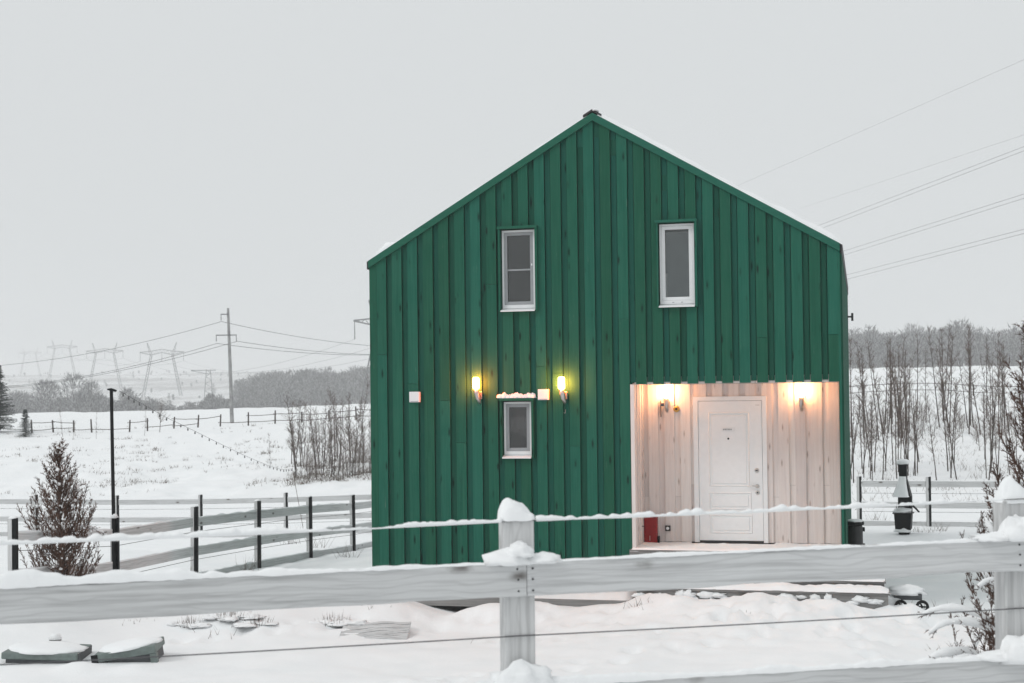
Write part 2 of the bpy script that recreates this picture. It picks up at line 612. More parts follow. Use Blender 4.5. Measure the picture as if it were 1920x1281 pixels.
def H(x, y):
    x = np.asarray(x, float)
    y = np.asarray(y, float)
    q = x / np.maximum(np.abs(y), 12.0)
    t = np.clip((q + 0.25) / 0.55, 0, 1)
    t = t * t * (3 - 2 * t)
    z = (1 - t) * np.interp(y, YL, ZL) + t * np.interp(y, YR, ZR) + EYE
    far = np.clip((y - 55) / 60, 0, 1)
    z = z + 0.16 * fbm(x * 0.16, y * 0.16, 3) * (0.6 + far * 2.2) * np.where(y > 400, 4, 1)
    z = z + 0.05 * fbm(x * 0.9 + 31, y * 0.9, 3)
    tramp = np.exp(-(((x - 2.6) / 3.4) ** 2 + ((y - 16.4) / 1.7) ** 2)) + 0.6 * np.exp(-(((x + 1.2) / 2.0) ** 2 + ((y - 17.6) / 0.9) ** 2))
    z = z + tramp * (0.055 * fbm(x * 3.6, y * 3.6, 4) + 0.03 * np.abs(fbm(x * 2.1 + 70, y * 2.1, 3))) + 0.012 * fbm(x * 4.0 + 9, y * 4.0, 2)
    bank = np.exp(-((y - 61) / 9.0) ** 2) + 0.7 * np.exp(-((y - 78) / 10.0) ** 2)
    z = z + bank * 0.22 * fbm(x * 0.8, y * 0.8, 4)
    for bx, by, r, h in BUMPS:
        z = z + h * np.exp(-((x - bx) ** 2 + (y - by) ** 2) / (r * r))
    return z


def h1(x, y):
    return float(H(np.array([x]), np.array([y]))[0])


def on_ground(px, Y, dz=0.0):
    """a spot on the terrain at depth Y in the direction of photo column px"""
    p = P(px, 740, Y)
    p.z = h1(p.x, p.y) + dz
    return p


ys = np.concatenate([np.linspace(-60, 8, 40, endpoint=False), np.arange(8, 30, 0.085), np.arange(30, 70, 0.22), np.arange(70, 200, 1.1),
                     200 * 1.033 ** np.arange(0, 92)])
nc = 430
cs = np.linspace(-1, 1, nc)
XX = cs[None, :] * (9 + 0.62 * np.maximum(np.abs(ys), 0))[:, None]
YY = np.repeat(ys[:, None], nc, 1)
ZZ = H(XX, YY)
# trodden snow: footprints leading from the steps across the yard
frnd = random.Random(21)
dents = []
for path in (((3.2, 17.0), (2.6, 15.6), (0.6, 14.2), (-1.4, 13.2)), ((3.6, 16.8), (5.2, 16.6), (6.6, 18.5)), ((2.4, 17.2), (-0.3, 17.6), (-2.4, 17.3), (-4.4, 16.0)), ((3.4, 16.6), (3.6, 14.8), (4.3, 12.6))):
    for (a, b) in zip(path[:-1], path[1:]):
        L = math.hypot(b[0] - a[0], b[1] - a[1])
        m_ = int(L / 0.3)
        for q in range(m_):
            f = (q + frnd.random() * 0.4) / m_
            sgn = 1 if q % 2 else -1
            dents.append((a[0] + (b[0] - a[0]) * f + sgn * 0.09 * (b[1] - a[1]) / L + frnd.gauss(0, 0.06), a[1] + (b[1] - a[1]) * f - sgn * 0.09 * (b[0] - a[0]) / L + frnd.gauss(0, 0.06), frnd.uniform(0.035, 0.07)))
for q in range(110):
    dents.append((frnd.gauss(3.0, 1.5), frnd.gauss(16.5, 0.55), frnd.uniform(0.02, 0.06)))
for (dx_, dy_, dd) in dents:
    r0, r1 = np.searchsorted(ys, dy_ - 0.6), np.searchsorted(ys, dy_ + 0.6)
    d2 = ((XX[r0:r1] - dx_) / 0.085) ** 2 + ((YY[r0:r1] - dy_) / 0.14) ** 2
    ZZ[r0:r1] += dd * (-np.exp(-d2) + 0.35 * np.exp(-(np.sqrt(d2) - 1.7) ** 2 * 2.5))
nr = len(ys)
gv = np.stack([XX, YY, ZZ], -1).reshape(-1, 3).astype(np.float32)
idx = np.arange(nr * nc).reshape(nr, nc)
quads = np.stack([idx[:-1, :-1], idx[:-1, 1:], idx[1:, 1:], idx[1:, :-1]], -1).reshape(-1, 4)
gm = bpy.data.meshes.new('ground')
gm.vertices.add(len(gv))
gm.vertices.foreach_set('co', gv.ravel())
gm.loops.add(quads.size)
gm.loops.foreach_set('vertex_index', quads.ravel().astype(np.int32))
gm.polygons.add(len(quads))
gm.polygons.foreach_set('loop_start', np.arange(0, quads.size, 4, dtype=np.int32))
gm.polygons.foreach_set('use_smooth', np.ones(len(quads), dtype=bool))
gm.update(calc_edges=True)
gm.materials.append(M['snow'])
ground = bpy.data.objects.new('ground', gm)
ground['kind'] = 'structure'
ground['label'] = 'snow-covered yard, bank and fields'
COL.objects.link(ground)

# ------------------------------------------------------------------ house
house = thing('house', 'green board-clad gabled house with recessed white entrance porch', 'house', HL, -HA)
PER, RW = 0.2373, 0.147
MID = 3.342
EAVE, APEX = 4.90, 6.86
SLOPE = (APEX - EAVE) / MID
BASE = 0.42
PT, PL, PRR, PD = 3.072, 3.845, 6.655, 0.9      # porch: top, left, right, depth
FLOOR = 0.80
WINS = [('tall', 1.985, 2.495, 4.13, 5.305), ('tall2', 4.243, 4.748, 4.13, 5.30), ('low', 1.985, 2.415, 2.05, 2.862)]


def gable(u):
    return APEX - abs(u - MID) * SLOPE


def cut_board(name, u0, u1, v0, v1, zb, mat, openings, porch_bottom, topgap=0.03):
    """board from zb to the gable, minus the openings; each remaining length is a board of its own"""
    cuts = sorted({u0, u1} | {e for (a, b, c, d) in openings for e in (a, b) if u0 < e < u1})
    for a, b in zip(cuts[:-1], cuts[1:]):
        if b - a < 0.004:
            continue
        mid = (a + b) / 2
        segs = [(zb, None)]
        for (oa, ob_, oc, od) in openings:
            if oa <= mid <= ob_:
                new = []
                for (s, e) in segs:
                    ee = 99 if e is None else e
                    if od <= s or oc >= ee:
                        new.append((s, e))
                    else:
                        if oc > s:
                            new.append((s, oc))
                        if od < ee:
                            new.append((od, e))
                segs = new
        if name == 'board' and random.random() < 0.4:
            # a butt joint: the run is made up of two lengths with a hairline gap
            zj = random.uniform(1.6, 4.6)
            new = []
            for (s, e) in segs:
                if s + 0.5 < zj and (e is None or zj < e - 0.5):
                    new += [(s, zj - 0.0025), (zj + 0.0025, e)]
                else:
                    new.append((s, e))
            segs = new
        for (s, e) in segs:
            if s < 1 and porch_bottom is not None and PL <= mid <= PRR:
                continue
            ta = gable(a) - topgap if e is None else e
            tb = gable(b) - topgap if e is None else e
            if min(ta, tb) - s < 0.02:
                continue
            MB().prism_y([(a, s), (b, s), (b, tb), (a, ta)], v0, v1).build(name, mat, house)


def openings(pt):
    return [(w[1], w[2], w[3], w[4]) for w in WINS] + [(PL, PRR, -1, pt)]


edges = [MID + j * PER for j in range(-13, 15)]
for e in edges:
    dv = random.uniform(-0.003, 0.003)
    cut_board('board', max(e - RW, 0.112), e, -0.030 + dv, -0.001, BASE, M['green'], openings(PT), True)
cut_board('corner_board', 0.0, 0.109, -0.030, 0.012, BASE, M['green'], openings(PT), True)
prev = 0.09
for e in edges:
    cut_board('back_board', prev, e - RW - 0.009, 0.0, 0.02, BASE, M['green_fresh_shaded'], openings(PT + 0.028), True)
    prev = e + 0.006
# joints where two short lengths of back board meet near the ridge
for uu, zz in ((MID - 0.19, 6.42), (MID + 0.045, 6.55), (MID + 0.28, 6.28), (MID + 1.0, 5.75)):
    MB().box(uu - 0.04, uu + 0.043, -0.006, -0.0005, zz, zz + 0.22).build('back_board', M['green_fresh_shaded'], house)
MB().box(HW - 0.033, HW, -0.030, 0.03, BASE, EAVE - 0.05).build('corner_board', M['green'], house)

# side and back walls
for side, ux in (('r', HW - 0.03), ('l', 0.0)):
    lo = PD + 0.02 if side == 'r' else 0.03
    MB().box(ux, ux + 0.03, 0.031, HD - 0.031, BASE, EAVE - 0.002).build('wall', M['green'], house)
    bu = HW if side == 'r' else -0.024
    n = int(HD / PER)
    for k in range(n):
        MB().box(bu + 0.0005, bu + 0.0235, 0.06 + k * PER, 0.06 + k * PER + RW, BASE, EAVE - 0.06).build('board', M['green'], house)
MB().prism_y([(0.03, BASE), (HW - 0.03, BASE), (HW - 0.03, gable(0.03) - 0.002), (MID, APEX - 0.002), (0.03, gable(0.03) - 0.002)], HD - 0.03, HD).build('wall', M['green'], house)
MB().box(0.03, PL - 0.14, 0.05, HD - 0.04, BASE, BASE + 0.05).build('floor_slab', M['interior'], house)
MB().box(0.0, HW, 0.0, HD, 0.12, BASE - 0.005).build('plinth', M['deck_wood'], house)

# roof: two slabs, gable trim, ridge
sl = math.atan(SLOPE)


def slope_poly(sgn, lift, thick, out):
    a = MID + sgn * (MID + out)
    za = gable(a)
    return [(MID, APEX + lift), (MID, APEX + lift + thick), (a, za + lift + thick), (a, za + lift)] if sgn > 0 else \
           [(MID, APEX + lift), (a, za + lift), (a, za + lift + thick), (MID, APEX + lift + thick)]


for sgn in (-1, 1):
    rf = MB().prism_y(slope_poly(sgn, 0.0, 0.03, 0.012), -0.04, HD + 0.05).build('roof', M['dark_roof'], house)
    MB().prism_y(slope_poly(sgn, -0.08, 0.108, 0.003), -0.062, -0.0405).build('barge_board', M['green_x'], house)
    # eave edge strip
    a = MID + sgn * (MID + 0.0125)
    MB().box(min(a, a + sgn * 0.02), max(a, a + sgn * 0.02), -0.04, HD, gable(a) - 0.09, gable(a) + 0.03).build('eave_edge', M['dark_roof'], house)
    # snow lying on the slope
    sn = MB()
    nu, nv = 90, 60
    grid = []
    for i in range(nu + 1):
        s = i / nu
        for j in range(nv + 1):
            v = -0.06 + (HD + 0.08) * (j / nv) ** 1.6
            uu = MID + sgn * (0.07 + s * (MID - 0.03))
            nz = float(fbm(np.array(uu * 5 + sgn * 40), np.array(v * 5), 4))
            if sgn > 0:
                th = 0.062 + 0.03 * nz + 0.012 * math.sin(s * 9)
            else:
                th = 0.02 + 0.018 * nz + (0.05 * (0.5 + nz * 2.2) if s > 0.62 else 0)
            th *= min(1, (s + 0.004) * 30, (1.004 - s) * 30)
            if j == 0:
                v += 0.008 * abs(nz)
                th *= 0.8
            grid.append((uu, v, gable(uu) + 0.029 + max(0.001, th)))
    fs = [(i * (nv + 1) + j, (i + 1) * (nv + 1) + j, (i + 1) * (nv + 1) + j + 1, i * (nv + 1) + j + 1) for i in range(nu) for j in range(nv)]
    # skirt along the front edge
    o = len(grid)
    for i in range(nu + 1):
        g0 = grid[i * (nv + 1)]
        grid.append((g0[0], g0[1] + 0.002, gable(g0[0]) + 0.027))
    fs += [(o + i, o + i + 1, (i + 1) * (nv + 1), i * (nv + 1)) for i in range(nu)]
    sn.add(grid, fs)
    sn.build('snow', M['snow_cap'], rf, smooth=True)
rc = MB().prism_y([(MID - 0.13, APEX - 0.03), (MID, APEX + 0.045), (MID + 0.13, APEX - 0.03), (MID + 0.13, APEX + 0.0), (MID, APEX + 0.075), (MID - 0.13, APEX + 0.0)], -0.07, HD).build('ridge_cap', M['dark_roof'], house)
sn = MB()
for k in range(14):
    sn.blob((MID + random.uniform(-0.05, 0.04), -0.03 + k * 0.1, APEX + 0.06), 0.05, 0.07, 0.025, 0.3, 10, 6, seed=k)
sn.build('snow', M['snow_cap'], rc, smooth=True, kind='stuff')
# small cable bracket on the far part of the side wall
MB().box(HW + 0.024, HW + 0.11, 6.9, 6.94, 4.28, 4.31).box(HW + 0.09, HW + 0.13, 6.88, 6.96, 4.22, 4.36).build('cable_bracket', M['dark_metal'], house)


# windows
def window(u0, u1, z0, z1, style, lab):
    fr = MB()
    ft = 0.028
    a, b, c, d = u0 + 0.012, u1 - 0.014, z0 + 0.045, z1 - 0.016
    v0, v1 = 0.004, 0.07
    fr.box(a, a + ft, v0, v1, c, d).box(b - ft, b, v0, v1, c, d).box(a + ft, b - ft, v0, v1, d - ft, d).box(a + ft, b - ft, v0, v1, c, c + 0.05)
    w = fr.build('window', M['white_pvc'], house)
    w['label'] = lab
    sm = M['white_pvc'] if style == 'blind' else M['grey_pvc']
    st = 0.045
    sa, sb, sc_, sd = a + ft + 0.002, b - ft - 0.002, c + 0.052, d - ft - 0.003
    sv0, sv1 = 0.012, 0.06
    s = MB()
    s.box(sa, sa + st, sv0, sv1, sc_, sd).box(sb - st, sb, sv0, sv1, sc_, sd).box(sa + st, sb - st, sv0, sv1, sd - st, sd).box(sa + st, sb - st, sv0, sv1, sc_, sc_ + st)
    s.build('sash', sm, w)
    g = 0.0
    MB().box(sa + st, sb - st, 0.034, 0.04, sc_ + st, sd - st).build('pane', M['glass'], w)
    if style == 'screen':
        zm = sc_ + st + (sd - sc_ - 2 * st) * 0.48
        MB().box(sa + st, sb - st, 0.02, 0.033, zm - 0.011, zm + 0.011).build('glazing_bar', M['grey_pvc'], w)
        MB().box(sa + st, sb - st, 0.075, 0.08, sc_ + st, sd - st).build('insect_screen', M['screen'], w)
        MB().box(sb - 0.03, sb - 0.012, 0.002, 0.0115, sc_ + 0.55, sc_ + 0.58).build('catch', M['white_pvc'], w)
    elif style == 'blind':
        MB().box(sa + st, sb - st, 0.075, 0.08, sc_ + st, sd - st - 0.028).build('blind', M['blind'], w)
        MB().box(sa + st + 0.002, sa + st + 0.022, 0.05, 0.0735, sc_ + st, sc_ + st + 0.33).build('blind_weight', M['white_pvc'], w)
        for k in (0.35, 0.6):
            MB().box(a + (b - a) * k, a + (b - a) * k + 0.028, v0 - 0.004, v0 - 0.001, c + 0.018, c + 0.027).build('drain_cap', M['grey_pvc'], w)
    else:
        MB().box(sa + st, sb - st, 0.4, 0.41, sc_ + st - 0.1, sc_ + st + 0.26).build('curtain', M['interior'], w)
        MB().box(sa + st, sb - st, 0.43, 0.44, sc_ + 0.1, sd).build('curtain', M['screen'], w)
    # sloping metal drip sill
    MB().prism_x([(0.02, z0 + 0.044), (-0.095, z0 + 0.012), (-0.095, z0 - 0.004), (-0.09, z0 - 0.004), (-0.088, z0 + 0.006), (0.02, z0 + 0.035)], u0 + 0.004, u1 - 0.006).build('window_sill', M['white_pvc'], w)
    # green box casing
    cs_ = MB()
    cs_.box(u0 - 0.022, u0 - 0.0005, -0.085, 0.06, z0 - 0.0, z1 + 0.0).build('casing', M['green'], w)
    MB().box(u1 + 0.0005, u1 + 0.032, -0.085, 0.06, z0, z1).build('casing', M['green'], w)
    MB().box(u0 - 0.04, u1 + 0.036, -0.095, 0.06, z1 + 0.0005, z1 + 0.036).build('casing', M['green_x'], w)
    return w


window(*WINS[0][1:], 'screen', 'tall window with a grey sash, one glazing bar and an insect screen')
window(*WINS[1][1:], 'blind', 'tall white window with a grey roller blind')
w3 = window(*WINS[2][1:], 'dark', 'small dark window under a snow-capped ledge')
sn = MB()
for k in range(9):
    sn.blob((1.965 + k * 0.058, -0.045, 2.902), 0.055, 0.055, 0.058 + 0.012 * math.sin(k * 1.9), 0.22, 14, 9, -0.05, seed=k + 3)
sn.build('snow', M['snow_cap'], w3, smooth=True, kind='stuff')
MB().box(1.78, 2.6, 0.5, 0.52, 1.9, 3.0).build('inner_wall', M['interior'], house)
# white vent covers
for (vu, vz) in ((0.69, 2.932), (2.594, 2.944)):
    v = MB().box(vu - 0.076, vu + 0.076, -0.095, -0.03, vz - 0.076, vz + 0.076).build('vent_cover', M['white_pvc'], house, bevel=0.006)
    MB().box(vu - 0.06, vu + 0.06, -0.0975, -0.0952, vz - 0.068, vz - 0.06).build('slot', M['grey_pvc'], v)
# small hook below the second lamp
MB().tube([(2.90, -0.03, 2.73), (2.905, -0.06, 2.70), (2.90, -0.06, 2.68), (2.88, -0.05, 2.685)], 0.004, 5).build('hook', M['steel'], house)

# ---- porch
WH = M['whitewash']


def porch_board(u0, u1, v0, v1, z0, z1):
    return MB().box(u0, u1, v0, v1, z0, z1).build('porch_board', WH, house)


DL, DR, DT = 4.585, 5.625, 2.887        # door casing outer
k = 0
u = PL + 0.0
PB = 0.232
while u < PRR - 0.02:
    a, b = u + 0.085, min(u + PB, PRR)
    for (x0, x1, v0, v1) in ((a, b, PD - 0.022, PD - 0.0005), (max(PL, u - 0.012), min(a + 0.012, PRR), PD, PD + 0.02)):
        if x1 - x0 < 0.01:
            continue
        zt = PT - 0.004
        if x1 <= DL or x0 >= DR:
            spans = [(x0, x1, FLOOR + 0.003)]
        else:
            spans = [(max(x0, DL), min(x1, DR), DT)]
            if x0 < DL:
                spans.append((x0, DL - 0.0005, FLOOR + 0.003))
            if x1 > DR:
                spans.append((DR + 0.0005, x1, FLOOR + 0.003))
        for (s0, s1, z0) in spans:
            if s1 - s0 < 0.004:
                continue
            if v0 >= PD and z0 < 1 and k % 3 != 0:
                zj = (1.9, 1.45, 2.15, 1.62)[k % 4]
                porch_board(s0, s1, v0, v1, z0, zj - 0.002)
                porch_board(s0, s1, v0 - 0.001, v1, zj + 0.001, zt)
            else:
                porch_board(s0, s1, v0, v1, z0, zt)
        k += 1
    u += PB
MB().box(PL - 0.02, PRR + 0.02, PD + 0.021, PD + 0.06, FLOOR - 0.1, PT + 0.1).build('wall', M['interior'], house)
# side cheeks of the porch
for j in range(4):
    v0 = 0.025 + j * 0.219
    MB().box(PL - 0.02, PL - 0.0005, v0, v0 + 0.2185, FLOOR, PT).build('porch_board', WH, house)
    MB().box(PL, PL + 0.02, v0 + 0.06, v0 + 0.19, FLOOR + 0.002, PT - 0.003).build('porch_board', WH, house)
    MB().box(PRR + 0.0005, PRR - 0.0005 + 0.0, 0, 0, 0, 0) if False else None
    MB().box(PRR - 0.0, PRR + 0.006, v0 + 0.01, v0 + 0.2185, FLOOR, PT).build('porch_board', WH, house)
MB().box(PL - 0.022, PL + 0.03, -0.03, 0.024, FLOOR - 0.06, PT - 0.001).build('porch_trim', WH, house)
MB().box(PL + 0.031, PRR, 0.022, 0.045, PT - 0.004, PT + 0.1).build('porch_header', WH, house)
for j in range(4):
    v0 = 0.046 + j * 0.214
    MB().box(PL, PRR, v0, v0 + 0.2125, PT, PT + 0.02).build('soffit_board', WH, house)
MB().box(PL - 0.1, PRR + 0.02, 0.046, PD + 0.018, PT + 0.105, PT + 0.125).build('soffit_lining', M['interior'], house)
for j in range(7):
    v0 = -0.1 + j * 0.144
    MB().box(PL - 0.05, PRR + 0.02, v0, v0 + 0.139, FLOOR - 0.05, FLOOR - 0.012).build('floor_board', M['deck_wood'], house)
MB().box(PL - 0.05, PRR + 0.03, -0.125, -0.1005, FLOOR - 0.09, FLOOR - 0.0125).build('floor_edge', M['deck_wood'], house)
# snow blown onto the porch floor
sn = MB()
nu, nv = 120, 26
grid = []
for i in range(nu + 1):
    for j in range(nv + 1):
        uu = PL - 0.04 + (PRR - PL + 0.07) * i / nu
        v = -0.125 + 1.02 * j / nv
        nz = float(fbm(np.array(uu * 7), np.array(v * 7 + 50), 4))
        th = 0.012 + 0.016 * nz
        if DL - 0.05 < uu < DR + 0.1 and v > 0.7:
            th -= 0.03 * (v - 0.7) * 5 * (0.6 + nz)
        if j == 0 or i in (0, nu):
            th = -0.03
        grid.append((uu, v + (0.02 * nz if j == 0 else 0), FLOOR - 0.012 + max(-0.02, th)))
sn.add(grid, [(i * (nv + 1) + j, (i + 1) * (nv + 1) + j, (i + 1) * (nv + 1) + j + 1, i * (nv + 1) + j + 1) for i in range(nu) for j in range(nv)])
sn.build('snow', M['snow_cap'], house, smooth=True)
# power socket on the porch wall
s = MB().box(4.16, 4.235, PD - 0.06, PD - 0.0225, 0.955, 1.035).build('socket', M['dark_metal'], house, bevel=0.004)
MB().lathe([(0.022, 0), (0.022, 0.01), (0.012, 0.012)], (0, 0, 0), 12).build('socket_face', M['white_pvc'], s)
sf = s.children[0]
sf.matrix_parent_inverse = Matrix.Identity(4)
sf.location = (4.198, PD - 0.06, 0.995)
sf.rotation_euler = (rad(90), 0, 0)

# ---- entrance door
dv = PD - 0.03
door = MB()
LL, LR, LT, LB = 4.658, 5.558, 2.82, 0.828
door.box(LL, LR, dv - 0.012, dv + 0.02, LB, LT)
door = door.build('door', M['white_metal'], house, bevel=0.003)
cs_ = MB()
cs_.box(DL, LL - 0.004, dv - 0.016, dv + 0.03, FLOOR, DT).box(LR + 0.004, DR, dv - 0.016, dv + 0.03, FLOOR, DT)
cs_.box(LL - 0.004, LR + 0.004, dv - 0.016, dv + 0.03, LT + 0.004, DT)
cs_.build('door_frame', M['white_metal'], door, bevel=0.002)
MB().box(LL, LR, dv - 0.02, dv + 0.03, FLOOR - 0.01, LB - 0.006).build('threshold', M['dark_metal'], door)


def panel(u0, u1, z0, z1):
    """pressed panel: a bead frame with a raised inner field"""
    f = dv - 0.0125
    b = MB()

    def ring(i0, i1, h0, h1):
        o = len(b.v)
        for (ins, h) in ((i0, h0), (i1, h1)):
            for (x, z) in ((u0 + ins, z0 + ins), (u1 - ins, z0 + ins), (u1 - ins, z1 - ins), (u0 + ins, z1 - ins)):
                b.v.append((x, f - h, z))
        for q in range(4):
            q2 = (q + 1) % 4
            b.f.append((o + q, o + q2, o + 4 + q2, o + 4 + q))
    ring(0, 0.012, 0.0, 0.011)
    ring(0.012, 0.024, 0.011, 0.0006)
    ring(0.04, 0.052, 0.0006, 0.008)
    o = len(b.v)
    for (x, z) in ((u0 + 0.052, z0 + 0.052), (u1 - 0.052, z0 + 0.052), (u1 - 0.052, z1 - 0.052), (u0 + 0.052, z1 - 0.052)):
        b.v.append((x, f - 0.008, z))
    b.f.append((o, o + 1, o + 2, o + 3))
    b.build('door_panel', M['white_metal'], door)


panel(4.80, 5.38, 1.60, 2.66)
panel(4.80, 5.40, 1.27, 1.52)
panel(4.80, 5.41, 0.93, 1.20)
pf = dv - 0.0205
pl = MB().box(4.99, 5.18, pf - 0.006, pf - 0.0002, 2.385, 2.445).build('name_plate', M['white_pvc'], door, bevel=0.003)
# six small worn characters, too blurred in the photo to read
lx = 5.013
for wdt, kind_ in ((0.016, 'o'), (0.013, 'o'), (0.006, 'i'), (0.017, 'o'), (0.008, 'i'), (0.013, 'o')):
    ch = MB()
    zc = 2.415
    if kind_ == 'o':
        ch.box(lx, lx + 0.004, pf - 0.0075, pf - 0.0062, zc - 0.011, zc + 0.011).box(lx + wdt - 0.004, lx + wdt, pf - 0.0075, pf - 0.0062, zc - 0.011, zc + 0.011)
        ch.box(lx + 0.004, lx + wdt - 0.004, pf - 0.0074, pf - 0.0062, zc - 0.002, zc + 0.003)
    else:
        ch.box(lx, lx + wdt * 0.7, pf - 0.0075, pf - 0.0062, zc - 0.012, zc + 0.012)
    ch.build('lettering', M['dark_metal'], pl)
    lx += wdt + 0.009


def disc_y(mb, u, v, z, prof, n=18):
    o = len(mb.v)
    for r, h in prof:
        for j in range(n):
            a = 2 * math.pi * j / n
            mb.v.append((u + r * math.cos(a), v - h, z + r * math.sin(a)))
    for i in range(len(prof) - 1):
        for j in range(n):
            j2 = (j + 1) % n
            mb.f.append((o + i * n + j, o + i * n + j2, o + (i + 1) * n + j2, o + (i + 1) * n + j))
    mb.f.append(tuple(o + (len(prof) - 1) * n + j for j in range(n)))
    return mb


disc_y(MB(), 5.083, pf, 2.283, [(0.014, 0), (0.014, 0.004), (0.009, 0.006)]).build('peephole', M['black_steel'], door)
lk = disc_y(MB(), 5.478, dv - 0.0125, 1.83, [(0.032, 0), (0.032, 0.006), (0.026, 0.011)]).build('lock', M['steel'], door)
MB().box(5.462, 5.494, dv - 0.03, dv - 0.0236, 1.822, 1.838).build('lock_turn', M['dark_metal'], lk)
lk = disc_y(MB(), 5.484, dv - 0.0125, 1.515, [(0.03, 0), (0.03, 0.006), (0.024, 0.01)]).build('lock', M['steel'], door)
disc_y(MB(), 5.484, dv - 0.0226, 1.515, [(0.011, 0), (0.011, 0.004)]).build('keyhole', M['dark_metal'], lk)
hd = disc_y(MB(), 5.482, dv - 0.0125, 1.607, [(0.029, 0), (0.029, 0.008), (0.012, 0.012), (0.012, 0.04)]).build('handle', M['steel'], door)
MB().tube([(5.482, dv - 0.05, 1.607), (5.45, dv - 0.055, 1.612), (5.41, dv - 0.056, 1.612), (5.37, dv - 0.052, 1.603), (5.345, dv - 0.05, 1.606)], [0.011, 0.010, 0.009, 0.008, 0.006], 8).build('lever', M['steel'], hd)
for z in (2.62, 2.55):
    pass
for z in (2.48, 0.98):
    MB().tube([(LL - 0.012, dv - 0.026, z), (LL - 0.012, dv - 0.026, z + 0.13)], 0.011, 10).build('hinge', M['white_metal'], door)
MB().box(5.47, 5.53, dv - 0.0135, dv - 0.0122, 2.755, 2.763).build('maker_badge', M['steel'], door)


# ------------------------------------------------------------------ wall lamps
def wall_lamp(u, v, z, lean, glow, label, gh=0.17, gr=0.046):
    """steel quarter-curved bracket with an upright glass tube; z is the lower tip"""
    o = thing('wall_lamp', label, 'lamp', hp(u, v, z), -HA, 'lit wall lamps on the house')
    # bracket: half-tube that curves back to the wall at its foot
    pts = [(0, 0.03, 0.0), (lean * 0.1, 0.0, 0.03), (lean * 0.35, -0.028, 0.075), (lean * 0.7, -0.04, 0.13), (lean, -0.043, 0.205)]
    b = MB().tube(pts, [0.016, 0.027, 0.034, 0.037, 0.037], 14)
    b.build('bracket', M['steel'], o, smooth=True)
    MB().box(-0.028, 0.028, 0.034, 0.0655, 0.06, 0.17).build('back_plate', M['steel'], o, bevel=0.004)
    MB().box(lean * 0.6 - 0.012, lean * 0.6 + 0.012, -0.02, 0.04, 0.1, 0.125).build('arm', M['steel'], o)
    g = MB().lathe([(0.034, 0.205), (gr, 0.215), (gr + 0.002, 0.25), (gr, 0.205 + gh - 0.02), (gr * 0.75, 0.205 + gh - 0.004), (0.01, 0.205 + gh)], (lean, -0.043, 0), 18)
    g.build('glass_shade', glow, o, smooth=True)
    return o


wall_lamp(1.665, -0.096, 2.83, -0.035, M['glow_amber'], 'lit amber wall lamp between vent cover and small window')
wall_lamp(2.905, -0.096, 2.815, -0.035, M['glow_yellow'], 'lit yellow wall lamp right beside the second vent cover')
wall_lamp(4.215, PD - 0.09, 2.675, 0.0, M['glow_warm'], 'lit porch lamp beside the round brass bell', gh=0.15)
wall_lamp(6.118, PD - 0.09, 2.672, 0.0, M['glow_warm'], 'lit porch lamp on the white boards beyond the door handle side', gh=0.15)
# motion sensor with hanging cord beside the porch lamp
t = thing('motion_sensor', 'small dark sensor with hanging cord beside porch lamp', 'sensor', hp(4.12, PD - 0.03, 2.6), -HA)
MB().box(-0.006, 0.006, -0.03, 0.0065, 0.0, 0.24).build('cord', M['wire'], t)
MB().box(0.006, 0.05, -0.05, -0.01, 0.155, 0.2).build('sensor_head', M['blue_plastic'], t, bevel=0.006)
t = thing('brass_bell', 'small round brass bell on the white porch boards', 'bell', hp(4.345, PD - 0.023, 2.712), -HA)
disc_y(MB(), 0, 0.0, 0, [(0.046, 0), (0.046, 0.012), (0.036, 0.024), (0.018, 0.026), (0.016, 0.02)]).build('rim', M['brass'], t, smooth=True)
disc_y(MB(), 0, -0.02, 0, [(0.014, 0), (0.014, 0.01), (0.006, 0.013)]).build('button', M['dark_metal'], t)
t = thing('red_box', 'red metal box standing in the porch corner', 'box', hp(3.87, 0.74, FLOOR - 0.005), -HA)
MB().box(0.0, 0.185, 0.0, 0.12, 0.0, 0.37).build('body', M['red'], t, bevel=0.006)
MB().box(0.19, 0.215, 0.01, 0.1, 0.0, 0.09).build('foot', M['black_steel'], t)
MB().box(0.08, 0.086, -0.004, -0.0005, 0.03, 0.1).build('latch', M['steel'], t)
MB().tube([(-0.004, -0.15, 0.25), (0.03, -0.15, 0.25)], 0.006, 6).build('hook', M['black_steel'], t)

# ------------------------------------------------------------------ steps, walkway
steps = thing('wooden_steps', 'snow-dusted grey wooden steps below the porch', 'steps', HL, -HA)


def snow_strip(mb, u0, u1, v0, v1, z, th, seed, n=90, m=8, rag=0.03):
    o = len(mb.v)
    for i in range(n + 1):
        for j in range(m + 1):
            uu = u0 + (u1 - u0) * i / n
            nz = float(fbm(np.array(uu * 5 + seed * 13.0), np.array(j * 0.7 + seed * 7.0), 4))
            v = v0 + (v1 - v0) * j / m
            if j == 0:
                v += rag * (nz - 0.2)
            e = min(1.0, j * 0.55, (m - j) * 0.8 + 0.2, i * 0.4, (n - i) * 0.4)
            mb.v.append((uu, v, z + (th * (1 + 1.1 * nz)) * e - 0.004))
    for i in range(n):
        for j in range(m):
            mb.f.append((o + i * (m + 1) + j, o + (i + 1) * (m + 1) + j, o + (i + 1) * (m + 1) + j + 1, o + i * (m + 1) + j + 1))


